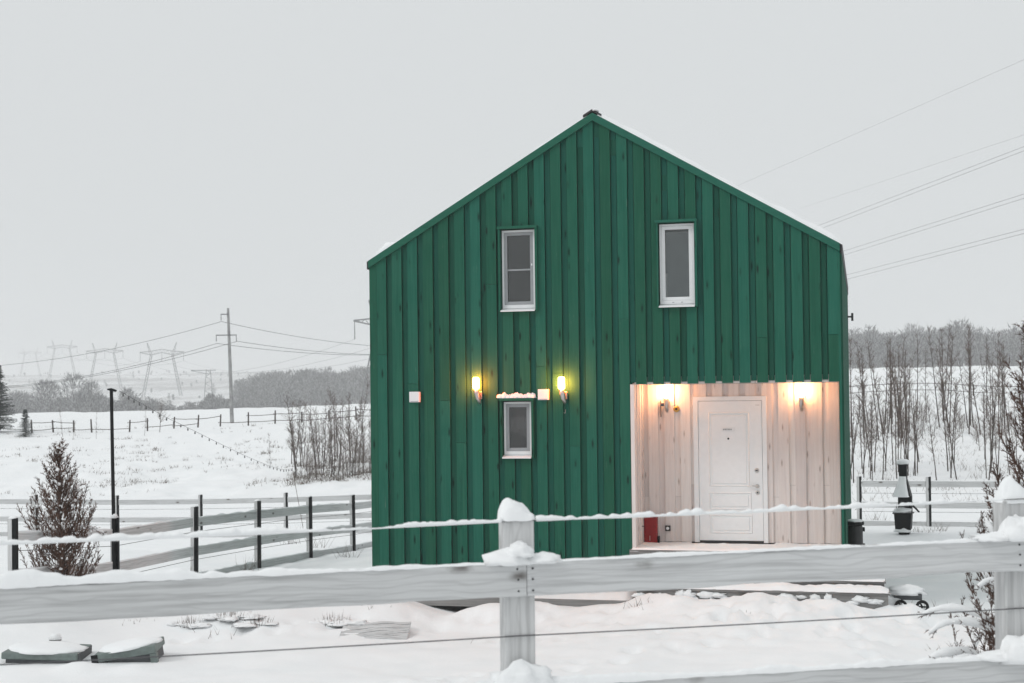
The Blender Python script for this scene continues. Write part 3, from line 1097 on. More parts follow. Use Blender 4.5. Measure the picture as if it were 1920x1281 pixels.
for (u0, u1, v0, v1, zt, zb) in ((4.0, 7.2, -0.5, -0.13, 0.63, 0.52), (4.0, 7.2, -0.88, -0.501, 0.525, 0.42), (4.05, 7.24, -1.28, -0.881, 0.435, 0.27)):
    nb = 3
    bw = (v1 - v0) / nb
    for q in range(nb):
        tr = MB().box(u0, u1, v0 + q * bw, v0 + (q + 1) * bw - 0.006, zt - 0.03, zt).build('tread', M['deck_wood'], steps)
    MB().box(u0 + 0.02, u1 - 0.02, v0 + 0.02, v0 + 0.042, zb - 0.14, zt - 0.032).build('riser', M['deck_wood'], steps)
    sn = MB()
    snow_strip(sn, u0, u1, v0 - 0.01, v1, zt, 0.045, seed=zt * 10, rag=0.04)
    sn.build('snow', M['snow_cap'], steps, smooth=True)
sn = MB()
crnd = random.Random(5)
for k in range(26):
    uu = crnd.uniform(4.1, 7.1)
    sn.blob((uu, -1.27, crnd.uniform(0.27, 0.36)), crnd.uniform(0.05, 0.16), 0.035, crnd.uniform(0.02, 0.06), 0.4, 14, 8, -0.9, seed=k)
sn.build('snow', M['snow_cap'], steps, smooth=True, kind='stuff')
walk = thing('wooden_walkway', 'low grey plank walkway half buried in snow along the green wall', 'walkway', HL, -HA)
for q in range(7):
    MB().box(0.7, 3.98, -1.25 + q * 0.17, -1.25 + q * 0.17 + 0.163, 0.22, 0.255).build('plank', M['deck_wood'], walk)
MB().box(0.7, 3.98, -1.28, -1.2505, 0.13, 0.257).build('edge_board', M['deck_wood'], walk)
sn = MB()
snow_strip(sn, 0.7, 3.98, -1.27, -0.07, 0.256, 0.05, seed=4)
sn.build('snow', M['snow_cap'], walk, smooth=True)

# ------------------------------------------------------------------ bin by the corner
bp = P(1604, 1010, 20.6)
t = thing('bin', 'dark metal bin with snowy lid beside the house corner', 'bin', (bp.x, bp.y, 0.42))
MB().lathe([(0.098, 0.0), (0.108, 0.02), (0.108, 0.5), (0.1, 0.53)], n=24).build('body', M['dark_metal'], t, smooth=False)
MB().lathe([(0.126, 0.54), (0.13, 0.56), (0.128, 0.585), (0.09, 0.6)], n=24).build('lid', M['black_steel'], t)
MB().blob((0, 0, 0.59), 0.12, 0.12, 0.035, 0.15, seed=2).build('snow', M['snow_cap'], t, smooth=True)
MB().box(0.1, 0.135, -0.03, 0.03, 0.44, 0.5).box(0.1, 0.135, -0.03, 0.03, 0.2, 0.26).build('bracket', M['black_steel'], t)
MB().box(-0.4, 0.35, -0.5, 0.5, -0.04, -0.002).build('plinth_slab', M['deck_wood'], t)


def heap(mb, cx, cy, z0, hx, hy, h, px_, py_, pw, seed, n=22, over=0.012):
    """snow pile on a flat top: height field over a rounded square, peak shifted by (px_, py_)"""
    o = len(mb.v)
    for i in range(n + 1):
        for j in range(n + 1):
            a, b = -1 + 2 * i / n, -1 + 2 * j / n
            r4 = (abs(a) ** 5 + abs(b) ** 5) ** 0.2
            k = 1.0 if r4 < 1e-6 else max(abs(a), abs(b)) / r4
            x, y = a * k * (hx + over), b * k * (hy + over)
            e = max(abs(a), abs(b))
            q = math.hypot((a - px_), (b - py_)) / 1.25
            nz = float(fbm(np.array(a * 1.6 + seed), np.array(b * 1.6 + seed * 2.0), 3))
            z = h * max(0.0, 1 - q) ** pw * (1 - e ** 6) + 0.020 * (1 - e ** 8) + 0.03 * nz * (1 - e ** 4)
            if i in (0, n) or j in (0, n):
                z = -0.012 + 0.006 * nz
                x *= 0.96
                y *= 0.96
            mb.v.append((cx + x, cy + y, z0 + z))
    for i in range(n):
        for j in range(n):
            mb.f.append((o + i * (n + 1) + j, o + (i + 1) * (n + 1) + j, o + (i + 1) * (n + 1) + j + 1, o + i * (n + 1) + j + 1))
    return mb


# ------------------------------------------------------------------ front fence (close to the camera)
FA = Vector((-2.11, 5.70, 0))
FB = Vector((2.42, 6.60, 0))
fd = (FB - FA).normalized()
fang = math.atan2(fd.y, fd.x)
c0 = P(975, 1055, 6.12)
fence = thing('front_fence', 'whitewashed grey post-and-rail fence with snow caps across the yard front', 'fence', (c0.x, c0.y, 0), fang)
# local x along the fence, local y away from the camera; post centre at x = 0
TOPZ = lambda x: 2.2115 + 0.011 * x
SP = 2.425
for k in (-2, -1, 0, 1, 2):
    x = k * SP
    zg = h1(c0.x + fd.x * x, c0.y + fd.y * x) - 0.3
    zt = 2.402 + 0.006 * x
    po = MB().box(x - 0.07, x + 0.07, 0.022, 0.13, zg, zt).build('post', M['grey_wood_v'], fence, bevel=0.006)
    sn = MB()
    if k == 0:
        heap(sn, x, 0.076, zt, 0.07, 0.054, 0.082, -0.5, -0.1, 0.75, 3.3, over=0.014)
    else:
        heap(sn, x, 0.076, zt, 0.07, 0.054, 0.105, -0.05 * k, 0.0, 0.85, 6.1 + k, over=0.006)
    sn.build('snow', M['snow_cap'], po, smooth=True)
    # snow heaped where the rails cross the post
    sn = MB()
    if k == 0:
        sn.blob((x - 0.05, 0.02, 2.215), 0.115, 0.075, 0.055, 0.2, 24, 12, -0.25, seed=11)
        sn.blob((x + 0.10, 0.02, 2.213), 0.10, 0.06, 0.034, 0.22, 24, 12, -0.25, seed=12)
        sn.blob((x + 0.0, -0.002, 2.25), 0.06, 0.05, 0.05, 0.2, 20, 12, -0.25, seed=13)
    else:
        sn.blob((x, 0.0, TOPZ(x) + 0.02), 0.12, 0.07, 0.085, 0.22, 24, 12, -0.35, seed=15 + k)
        sn.blob((x - 0.13, 0.01, TOPZ(x)), 0.13, 0.06, 0.03, 0.25, 20, 10, -0.25, seed=16 + k)
    sn.build('snow', M['snow_cap'], fence, smooth=True)
    sn = MB()
    zl = 1.668 + 0.004 * x
    sn.blob((x - 0.0, 0.0, zl), 0.13, 0.06, 0.10, 0.25, 24, 12, -0.25, seed=25 + k)
    sn.blob((x - 0.09, 0.01, zl), 0.16, 0.05, 0.035, 0.25, 20, 10, -0.25, seed=29 + k)
    sn.build('snow', M['snow_cap'], fence, smooth=True)


def rail(x0, x1, ztop, hh, seed):
    """a board with slightly uneven edges"""
    n = 110
    mb = MB()
    o = 0
    for i in range(n + 1):
        x = x0 + (x1 - x0) * i / n
        a = float(fbm(np.array(x * 2.1 + seed), np.array(seed * 3.0), 4)) * 0.011
        b = float(fbm(np.array(x * 2.1 + seed), np.array(seed * 3.0 + 40), 4)) * 0.011
        w = float(fbm(np.array(x * 1.1 + seed), np.array(seed * 3.0 + 80), 2)) * 0.005
        zt = ztop(x)
        e = 0.0035
        ring = [(-0.008 + w, zt - hh + e + b), (-0.008 + e + w, zt - hh + b), (0.0205, zt - hh + b), (0.0205, zt + a), (-0.008 + e + w, zt + a), (-0.008 + w, zt - e + a)]
        mb.v += [(x, y, z) for y, z in ring]
    for i in range(n):
        for j in range(6):
            j2 = (j + 1) % 6
            mb.f.append((i * 6 + j, (i + 1) * 6 + j, (i + 1) * 6 + j2, i * 6 + j2))
    mb.f.append(tuple(range(6)))
    mb.f.append(tuple(range(n * 6 + 5, n * 6 - 1, -1)))
    return mb


def rail_snow(x0, x1, ztop, seed, th=0.014, wide=0.03):
    n = 260
    m = 7
    mb = MB()
    for i in range(n + 1):
        x = x0 + (x1 - x0) * i / n
        nz = float(fbm(np.array(x * 4.0 + seed), np.array(seed * 2.0), 3)) + 0.5 * float(fbm(np.array(x * 22.0 + seed), np.array(seed * 2.0 + 9), 2))
        t_ = max(0.0035, (th(x) if callable(th) else th) * (1 + 1.1 * nz))
        t_ *= min(1, i * 0.3 + 0.1, (n - i) * 0.3 + 0.1)
        for j in range(m + 1):
            a = math.pi * j / m
            yy = 0.007 - math.cos(a) * (wide / 2 + 0.002 + 0.004 * nz)
            mb.v.append((x, yy, ztop(x) - 0.004 + t_ * math.sin(a) ** 0.6 + 0.003 * float(vnoise(np.array(x * 40), np.array(j * 1.3 + seed))) + (-0.006 * max(0, nz) if j == 0 else 0)))
    for i in range(n):
        for j in range(m):
            mb.f.append((i * (m + 1) + j, i * (m + 1) + j + 1, (i + 1) * (m + 1) + j + 1, (i + 1) * (m + 1) + j))
    return mb


seams = [-2 * SP + 0.03, -SP + 0.03, 0.028, SP + 0.03, 2 * SP]
for i in range(4):
    a, b = seams[i] + 0.0015, seams[i + 1] - 0.0015
    r = rail(a, b, TOPZ, 0.152, i * 5.3 + 1).build('rail', M['grey_wood'], fence)
    th = (lambda x: 0.012 + 0.03 * max(0, min(1, (-x - 0.9) / 0.8))) if i <= 1 else 0.012
    rail_snow(a, b, TOPZ, i * 3.1 + 2, th).build('snow', M['snow_cap'], r, smooth=True)
    lz = lambda x: 1.668 + 0.004 * x
    r2 = rail(a, b, lz, 0.15, i * 4.1 + 9).build('rail', M['grey_wood'], fence)
    rail_snow(a, b, lz, i * 2.7 + 6, 0.024).build('snow', M['snow_cap'], r2, smooth=True)
    # screw heads either side of the joint
    for sx in (a + 0.028, b - 0.04):
        for zz in (0.028, 0.075, 0.125):
            disc_y(MB(), sx + random.uniform(-0.004, 0.004), -0.0095, TOPZ(sx) - zz, [(0.005, 0), (0.005, 0.0015)], 8).build('screw', M['dark_metal'], fence)


def wire_pts(z0, k0, k1, sag, n=120):
    out = []
    for i in range(n + 1):
        x = k0 * SP + (k1 - k0) * SP * i / n
        f = i / n * (k1 - k0)
        fr = f - math.floor(f)
        out.append((x, 0.016, z0(x) - sag * 4 * fr * (1 - fr)))
    return out


zw = lambda x: 2.392 + 0.013 * x
MB().tube(wire_pts(zw, -2, 2, 0.006), 0.0022, 6).build('wire', M['wire'], fence)
MB().tube(wire_pts(lambda x: 1.886 + 0.008 * x, -2, 2, 0.004), 0.0030, 6).build('wire', M['wire'], fence)
# snow balanced on the upper wire
for k in (-2, -1, 0, 1):
    sn = MB()
    n = 260
    pts, rr = [], []
    for i in range(n + 1):
        x = (k + 0.032) * SP + (0.936) * SP * i / n
        fr = (x / SP) - k
        nz = float(fbm(np.array(x * 6 + 3), np.array(2.0), 3)) + 0.9 * float(fbm(np.array(x * 30.0), np.array(5.0), 3))
        base_r = (0.0115 if k < 0 else 0.0068) * (1.0 if k >= 0 else 1 - 0.35 * fr)
        r = base_r * (1 + 0.9 * nz)
        if k >= 0:
            r *= 0.35 + 0.9 * max(0, min(1.2, 0.55 + 2.2 * float(fbm(np.array(x * 3.1 + 8), np.array(11.0), 2)) + (0.6 if fr < 0.35 or fr > 0.75 else 0)))
        r = max(0.003, r)
        pts.append((x, 0.016, zw(x) - 0.006 * 4 * fr * (1 - fr) + r * 0.55 + 0.003 * nz))
        rr.append(r)
    sn.tube(pts, rr, 8).build('snow', M['snow_cap'], fence, smooth=True)


# ------------------------------------------------------------------ side and back fences of the yard
def yard_post(fe, x, y, top=1.2, dx=(1, 0), tilt=0.0):
    zg = h1(x, y)
    po = MB().box(0.004, 0.062, -0.03, 0.03, -0.35, top).build('post', M['black_steel'], fe, bevel=0.003)
    po.location = (x, y, zg)
    po.rotation_euler = (random.uniform(-0.008, 0.008), random.uniform(-0.008, 0.008), math.atan2(dx[1], dx[0]))
    MB().box(-0.05, 0.0035, -0.03, 0.03, -0.35, top - 0.01).build('post_board', M['grey_wood_v'], po)
    MB().blob((0.005, 0, top), 0.06, 0.035, 0.022, 0.25, 10, 6, -0.3, seed=x).build('snow', M['snow_cap'], po, smooth=True)
    return zg


def yard_fence(name, label, pts, heights, dxs, post_face):
    fe = thing(name, label, 'fence')
    zs_ = [yard_post(fe, p.x, p.y, 1.18, post_face) for p in pts]
    for (p, q, za, zb) in zip(pts[:-1], pts[1:], zs_[:-1], zs_[1:]):
        for hgt in heights:
            d = (q - p)
            L = d.length
            r = MB()
            r.box(0.06, L - 0.055, -0.014, 0.014, -0.07, 0.07)
            ro = r.build('rail', M['grey_wood'], fe)
            dz = (zb - za)
            ang = math.atan2(dz, L)
            ro.location = (p.x, p.y, za + hgt)
            ro.rotation_euler = (0, -ang, math.atan2(d.y, d.x))
            s = MB()
            n = 30
            for i in range(n + 1):
                xx = 0.06 + (L - 0.115) * i / n
                nz = float(fbm(np.array(xx * 4 + p.x * 9 + hgt * 5), np.array(p.y), 3))
                t_ = max(0.002, 0.016 * (1 + 1.4 * nz))
                for (yy, zz) in ((-0.017, 0.068), (-0.012, 0.07 + t_), (0.012, 0.07 + t_), (0.017, 0.068)):
                    s.v.append((xx, yy, zz))
            for i in range(n):
                for j in range(3):
                    s.f.append((i * 4 + j, i * 4 + j + 1, (i + 1) * 4 + j + 1, (i + 1) * 4 + j))
            s.build('snow', M['snow_cap'], ro, smooth=True)
        for hgt in (0.78, 0.34):
            m_ = MB().tube([(p.x, p.y - 0.03, za + hgt), (q.x, q.y - 0.03, zb + hgt)], 0.004, 4).build('wire', M['wire'], fe)
    return fe


A0 = Vector((-5.07, 22.0))
AD = Vector((0.222, 0.975)) * 2.5
side_pts = [A0 + AD * k for k in range(-2, 7)]
yard_fence('side_fence', 'black-posted grey rail fence running back along the yard beside the thuja', side_pts, (0.93, 0.47, 0.04), None, (1, -0.05))
back_x = [-8.8 + 2.48 * k for k in range(-3, 3)]
back_pts = [Vector((x, 39 - 0.2 * (x + 8.8))) for x in back_x]
yard_fence('back_fence', 'far grey rail fence at the yard back, seen behind the side fence', back_pts, (0.98, 0.48, 0.03), None, (1, -0.05))
right_pts = [P(px, 740, Y) for px, Y in ((1607, 33.5), (1737, 33.0), (1905, 32.4), (2075, 31.8))]
right_pts = [Vector((p.x, p.y)) for p in right_pts]
yard_fence('back_fence', 'grey rail fence behind the black barbecue stove', right_pts, (1.0, 0.5, 0.04), None, (1, -0.05))

# ------------------------------------------------------------------ light pole and string of bulbs
lp = side_pts[1]
zl = h1(lp.x, lp.y)
ptop = P(211, 729, lp.y)
t = thing('light_pole', 'slim black pole holding the bulb string at the side fence', 'pole', (lp.x, lp.y - 0.06, zl))
MB().tube([(0.0, 0, -0.2), (0.005, 0, 1.3), (ptop.x - lp.x, 0, ptop.z - zl)], [0.028, 0.026, 0.024], 8).build('shaft', M['black_steel'], t)
tx, tz = ptop.x - lp.x, ptop.z - zl
MB().prism_y([(tx - 0.05, tz - 0.02), (tx + 0.06, tz - 0.045), (tx + 0.075, tz - 0.02), (tx + 0.0, tz + 0.008), (tx - 0.055, tz + 0.0)], -0.025, 0.025).build('bracket', M['black_steel'], t)
MB().blob((0.01, 0, 1.2), 0.05, 0.04, 0.05, 0.3, 12, 8, -0.5, seed=3).build('snow', M['snow_cap'], t, smooth=True)
string = thing('string_lights', 'sagging string of small unlit bulbs from the black pole to the thicket', 'string lights')
SPX = [(224, 733), (262, 755), (310, 782), (360, 806), (410, 831), (460, 855), (505, 874), (530, 881), (548, 879)]
n = 90
pts = []
for i in range(n + 1):
    f = i / n * (len(SPX) - 1)
    a = min(int(f), len(SPX) - 2)
    fr = f - a
    px = SPX[a][0] * (1 - fr) + SPX[a + 1][0] * fr
    py = SPX[a][1] * (1 - fr) + SPX[a + 1][1] * fr
    s_ = (px - 211) / (548 - 211)
    pts.append(P(px, py, 19.7 + (37.5 - 19.7) * s_))
pts = [pts[0]] + [(pts[i - 1] + pts[i] * 2 + pts[i + 1]) / 4 for i in range(1, n)] + [pts[n]]
MB().tube(pts, 0.0035, 5).build('cable', M['black_steel'], string)
for i in range(2, n, 3):
    p = pts[i]
    MB().lathe([(0.006, 0.0), (0.008, -0.014), (0.014, -0.03), (0.015, -0.045), (0.006, -0.058)], tuple(p), 8).build('bulb', M['bulb'], string, smooth=True)
e = pts[-1]
st = thing('garden_stake', 'thin slanting stake holding the far end of the bulb string', 'stake')
zg = h1(e.x + 0.6, e.y)
MB().tube([(e.x + 0.35, e.y, zg - 0.2), (e.x, e.y, e.z + 0.02)], 0.007, 6).build('stick', M['twig'], st)

# ------------------------------------------------------------------ barbecue stove
bq = on_ground(1690, 29.2)
t = thing('barbecue_stove', 'black steel garden barbecue with tall chimney and snow on its hood', 'barbecue', (bq.x, bq.y, bq.z), rad(-22))
bs = M['black_steel']


def frustum(mb, z0, z1, a, b):
    """a,b = (x0,x1,y0,y1) at z0 and z1"""
    vs_ = [(a[0], a[2], z0), (a[1], a[2], z0), (a[1], a[3], z0), (a[0], a[3], z0), (b[0], b[2], z1), (b[1], b[2], z1), (b[1], b[3], z1), (b[0], b[3], z1)]
    mb.add(vs_, [(0, 3, 2, 1), (4, 5, 6, 7), (0, 1, 5, 4), (1, 2, 6, 5), (2, 3, 7, 6), (3, 0, 4, 7)])
    return mb


frustum(MB(), 0.1, 0.43, (-0.155, 0.155, -0.16, 0.16), (-0.175, 0.175, -0.18, 0.18)).build('firebox', bs, t, bevel=0.008)
MB().box(-0.2, 0.2, -0.2, 0.2, 0.43, 0.455).build('grill_shelf', M['dark_metal'], t)
frustum(MB(), 0.0, 0.1, (-0.09, 0.12, -0.1, 0.1), (-0.11, 0.14, -0.12, 0.12)).build('foot', bs, t)
MB().box(-0.11, 0.17, 0.02, 0.17, 0.455, 0.8).build('back_wall', bs, t)
MB().box(-0.16, -0.15, 0.1, 0.16, 0.455, 0.62).build('side_plate', bs, t)
frustum(MB(), 0.8, 1.16, (-0.2, 0.17, -0.18, 0.17), (-0.07, 0.085, -0.045, 0.11)).build('hood', bs, t, bevel=0.008)
ch = MB().box(-0.075, 0.085, -0.045, 0.115, 1.16, 1.44).build('chimney', bs, t, bevel=0.006)
MB().box(-0.1, 0.11, -0.07, 0.14, 1.44, 1.46).build('chimney_cap', bs, ch)
MB().blob((0.005, 0.035, 1.5), 0.135, 0.13, 0.075, 0.08, 24, 12, -0.55, seed=2).build('snow', M['snow_cap'], ch, smooth=True)
sn = MB()
nz_, na = 12, 28
for i in range(nz_ + 1):
    f = i / nz_
    wx = 0.17 * (1 - f) ** 1.25 + 0.075 * f
    wy = 0.22 * (1 - f) ** 1.25 + 0.075 * f
    cx, cy_ = -0.03 * (1 - f), -0.075 * (1 - f) - 0.005
    for j in range(na):
        a = 2 * math.pi * j / na
        ca, sa = math.cos(a), math.sin(a)
        k_ = 1 / (abs(ca) ** 4 + abs(sa) ** 4) ** 0.25
        nn = 1 + 0.06 * float(fbm(np.array(ca * 1.5 + 4), np.array(sa * 1.5 + f * 3), 3))
        sn.v.append((cx + wx * ca * k_ * nn, cy_ + wy * sa * k_ * nn, 0.79 + 0.42 * f))
for i in range(nz_):
    for j in range(na):
        j2 = (j + 1) % na
        sn.f.append((i * na + j, i * na + j2, (i + 1) * na + j2, (i + 1) * na + j))
sn.f.append(tuple(nz_ * na + j for j in range(na)))
sn.build('snow', M['snow_cap'], t, smooth=True)
MB().blob((-0.03, -0.02, 0.48), 0.2, 0.2, 0.07, 0.25, 20, 10, -0.3, seed=6).build('snow', M['snow_cap'], t, smooth=True)
MB().tube([(0.17, 0, 0.62), (0.26, -0.05, 0.54), (0.33, -0.08, 0.47)], [0.02, 0.02, 0.016], 6).build('handle', bs, t)
MB().blob((-0.02, -0.12, 0.07), 0.17, 0.12, 0.06, 0.3, 20, 10, -0.3, seed=9).build('snow', M['snow_cap'], t, smooth=True)

# ------------------------------------------------------------------ things lying in the yard
# half-buried lidded planter troughs
p = P(72, 1238, 15.0)
zg = h1(p.x, p.y)
t = thing('garden_trough', 'grey-green trough with thick rim sunk in the snow, tilted down toward its neighbour', 'trough', (p.x, p.y, zg - 0.06), rad(2))
t.rotation_euler = (0, rad(2.6), rad(2))
b = MB().box(-0.36, 0.42, 0.02, 0.55, -0.2, 0.17).build('body', M['hatch_dark'], t)
MB().box(-0.4, 0.41, -0.02, 0.6, 0.1, 0.175).build('rim', M['hatch'], t, bevel=0.015)
MB().blob((0, 0.28, 0.17), 0.43, 0.34, 0.06, 0.08, 30, 12, -0.1, seed=4).build('snow', M['snow_cap'], t, smooth=True)
p = P(240, 1228, 15.1)
zg = h1(p.x, p.y)
t = thing('garden_trough', 'grey-green trough with an inset front panel, tilted up beside the post hole', 'trough', (p.x, p.y, zg - 0.06), rad(-4))
t.rotation_euler = (0, rad(-8), rad(4))
MB().box(-0.22, 0.3, 0.03, 0.5, -0.25, 0.2).build('body', M['hatch_dark'], t)
MB().box(-0.34, 0.32, -0.015, 0.55, 0.115, 0.205).build('rim', M['hatch'], t, bevel=0.012)
MB().box(0.25, 0.32, -0.013, 0.1, -0.15, 0.1148).build('corner_leg', M['hatch'], t, bevel=0.008)
MB().box(-0.37, -0.3, -0.02, 0.0, 0.02, 0.2).build('strap', M['black_steel'], t)
MB().blob((0, 0.27, 0.2), 0.35, 0.32, 0.06, 0.08, 30, 12, -0.1, seed=7).build('snow', M['snow_cap'], t, smooth=True)
p = P(104, 1210, 15.9)
t = thing('snowy_stone', 'small snow-topped stone behind the sunken trough', 'stone', (p.x, p.y, h1(p.x, p.y)))
MB().blob((0, 0, 0.02), 0.06, 0.06, 0.05, 0.3, 14, 9, -0.8, seed=3).build('stone', M['concrete'], t, smooth=True)
MB().blob((0, 0, 0.06), 0.075, 0.07, 0.05, 0.2, 14, 9, -0.3, seed=5).build('snow', M['snow_cap'], t, smooth=True)

# striped wooden duckboard / mat
p = P(702, 1187, 16.9)
t = thing('slatted_mat', 'weathered rippled wooden mat lying on the snow before the house', 'mat', (p.x, p.y, h1(p.x, p.y) + 0.03), rad(1))
t.rotation_euler = (rad(9), rad(-0.6), rad(1))
for q in range(14):
    n_ = 20
    mb = MB()
    for i in range(n_ + 1):
        x = -0.41 + 0.82 * i / n_ + (0.02 * q / 14)
        yo = -0.32 + q * 0.047
        wv = 0.012 * math.sin(x * 9 + q * 0.35) + 0.01 * math.sin(x * 17 + q)
        zz = 0.012 * math.sin(x * 11 + 0.6) + 0.004 * math.sin(q * 2.2)
        for (yy, z_) in ((yo + wv, zz - 0.012), (yo + wv, zz + 0.008), (yo + wv + 0.038, zz + 0.01), (yo + wv + 0.038, zz - 0.012)):
            mb.v.append((x, yy, z_))
    for i in range(n_):
        for j in range(4):
            j2 = (j + 1) % 4
            mb.f.append((i * 4 + j, (i + 1) * 4 + j, (i + 1) * 4 + j2, i * 4 + j2))
    mb.f += [(0, 1, 2, 3), (n_ * 4 + 3, n_ * 4 + 2, n_ * 4 + 1, n_ * 4)]
    mb.build('slat', M['grey_wood'], t)

# small snowed-in cart beside the steps
p = P(1705, 1117, 18.2)
zc = h1(p.x, p.y) - 0.03
t = thing('toy_cart', 'small snow-buried cart with two black wheels beside the steps', 'cart', (p.x, p.y, zc), rad(-14))
MB().box(-0.2, 0.16, -0.02, 0.3, 0.14, 0.22).build('tray', M['hatch_dark'], t, bevel=0.01)
for wx in (-0.11, 0.16):
    w = MB()
    o = 0
    for (r, h) in ((0.05, -0.02), (0.085, -0.02), (0.085, 0.02), (0.05, 0.02)):
        for j in range(18):
            a = 2 * math.pi * j / 18
            w.v.append((wx + r * math.cos(a), -0.04 + h, 0.06 + r * math.sin(a)))
    for i in range(4):
        for j in range(18):
            j2 = (j + 1) % 18
            w.f.append((i * 18 + j, i * 18 + j2, ((i + 1) % 4) * 18 + j2, ((i + 1) % 4) * 18 + j))
    wo = w.build('wheel', M['rubber'], t)
    hb = MB()
    for a in (0, 2.09, 4.18):
        hb.tube([(wx, -0.04, 0.06), (wx + 0.055 * math.cos(a), -0.04, 0.06 + 0.055 * math.sin(a))], 0.011, 5)
    hb.build('spokes', M['rubber'], wo)
MB().tube([(-0.11, -0.02, 0.06), (0.16, -0.02, 0.06)], 0.01, 6).build('axle_bar', M['dark_metal'], t)
MB().blob((-0.04, 0.14, 0.22), 0.26, 0.22, 0.09, 0.2, 24, 12, -0.2, seed=12).build('snow', M['snow_cap'], t, smooth=True)
MB().blob((-0.3, 0.05, 0.1), 0.2, 0.12, 0.13, 0.25, 20, 10, -0.8, seed=4).build('snow', M['snow_cap'], t, smooth=True)


# ------------------------------------------------------------------ plants
def thuja(name, label, loc, height, radius, nb, seed, mat, lean=0.0, snow_n=140, twig_r=0.0065, spray=1.0, heavy=0, az_range=None, hsnow=0.022):
    rnd = random.Random(seed)
    o = thing(name, label, 'shrub', loc)
    tr = MB()
    pts = [(0, 0, -0.2), (0.01, 0.0, height * 0.3), (-0.015 + lean * 0.5, 0.01, height * 0.65), (lean, 0, height)]
    tr.tube(pts, [0.035, 0.028, 0.016, 0.004], 7).build('trunk', M['bark'], o)
    cr = MB()
    sn = MB()
    heavy_paths = []
    for k in range(nb):
        f = (k + 0.5) / nb
        z0 = height * (0.02 + 0.94 * f ** 1.3) + rnd.uniform(-0.03, 0.03)
        fz = z0 / height
        az = rnd.uniform(0, 2 * math.pi) if az_range is None else rnd.uniform(*az_range)
        prof = (1 - fz) ** 1.15 * (0.75 + 0.5 * min(1, fz * 4)) if fz > 0.0 else 1
        L = radius * (prof * rnd.uniform(0.75, 1.25) + 0.12) * 1.25
        el0 = rad(18 + 38 * fz + rnd.uniform(-10, 10))
        laden = bool(heavy) and rnd.random() < heavy and fz < 0.72
        if laden:
            el0 += rad(22)
        d = Vector((math.cos(az) * math.cos(el0), math.sin(az) * math.cos(el0), math.sin(el0)))
        p = Vector((lean * fz, 0, z0))
        nseg = max(5, int(L / 0.055))
        path = [p.copy()]
        for s in range(nseg):
            d = (d + Vector((0, 0, -0.17 if laden else 0.10 + 0.03 * rnd.random())) + Vector((rnd.uniform(-1, 1), rnd.uniform(-1, 1), rnd.uniform(-1, 1))) * 0.10).normalized()
            p = p + d * (L / nseg)
            path.append(p.copy())
        rr = [twig_r * 1.5 * (1 - 0.75 * i / nseg) for i in range(nseg + 1)]
        cr.tube(path, rr, 4)
        for i in range(1, nseg + 1):
            dd = (path[i] - path[i - 1]).normalized()
            for q in range(3 if i > nseg * 0.2 else 1):
                side = dd.cross(Vector((rnd.uniform(-1, 1), rnd.uniform(-1, 1), rnd.uniform(-1, 1)))).normalized()
                tl = rnd.uniform(0.05, 0.15) * spray * (1.15 - 0.6 * i / nseg)
                td = (dd * 0.85 + side * 0.62 + Vector((0, 0, 0.28))).normalized()
                a = path[i - 1] + (path[i] - path[i - 1]) * rnd.random()
                b = a + td * tl
                cr.spike(a, b, twig_r * 0.9)
                for w in range(3):
                    s2 = td.cross(Vector((rnd.uniform(-1, 1), rnd.uniform(-1, 1), rnd.uniform(-1, 1)))).normalized()
                    a2 = a + td * tl * rnd.uniform(0.2, 0.8)
                    cr.spike(a2, a2 + (td * 0.8 + s2 * 0.6).normalized() * tl * rnd.uniform(0.3, 0.55), twig_r * 0.75)
                if rnd.random() < snow_n / (nb * nseg * 2.6):
                    c = a + td * tl * 0.5 + Vector((0, 0, twig_r))
                    r = rnd.uniform(0.010, 0.026) * (0.55 if twig_r < 0.0049 else 1.0)
                    sn.blob(c, r * rnd.uniform(0.7, 1.1), r * rnd.uniform(0.7, 1.1), r * rnd.uniform(0.7, 1.2), 0.3, 7, 5, -0.7, seed=rnd.random() * 50)
        if laden:
            heavy_paths.append(path)
    for path in heavy_paths:
        m = len(path)
        pp = [q + Vector((0, 0, 0.014)) for q in path[m // 4:]]
        rr = [hsnow * (0.35 + 0.8 * math.sin(math.pi * min(0.98, i / len(pp) + 0.08))) * (0.75 + 0.5 * rnd.random()) for i in range(len(pp))]
        sn.tube(pp, rr, 8)
    cr.build('crown', mat, o)
    if sn.v:
        sn.build('snow', M['snow_cap'], o, smooth=True, kind='stuff')
    return o


tp = P(116, 900, 18.0)
thuja('thuja_shrub', 'brown snow-flecked conical thuja standing before the side fence', (tp.x, tp.y, h1(tp.x, tp.y)), 2.12, 0.68, 150, 3, M['thuja'], lean=-0.03, snow_n=330, heavy=0.035, twig_r=0.005)
tp = P(1948, 900, 9.0)
thuja('thuja_shrub', 'dark snow-laden thuja reaching in from behind the fence post, tallest twigs at the picture edge', (tp.x, tp.y, h1(tp.x, tp.y)), 2.75, 0.74, 70, 11, M['thuja_dark'], snow_n=120, heavy=0.18, twig_r=0.0048, spray=0.95)
tp = P(1893, 1100, 8.0)
thuja('thuja_shrub', 'lower snow-laden thuja sprawling under the front fence rail', (tp.x, tp.y, h1(tp.x, tp.y)), 1.45, 0.66, 75, 19, M['thuja_dark'], snow_n=260, heavy=0.42, twig_r=0.0038, spray=0.85)


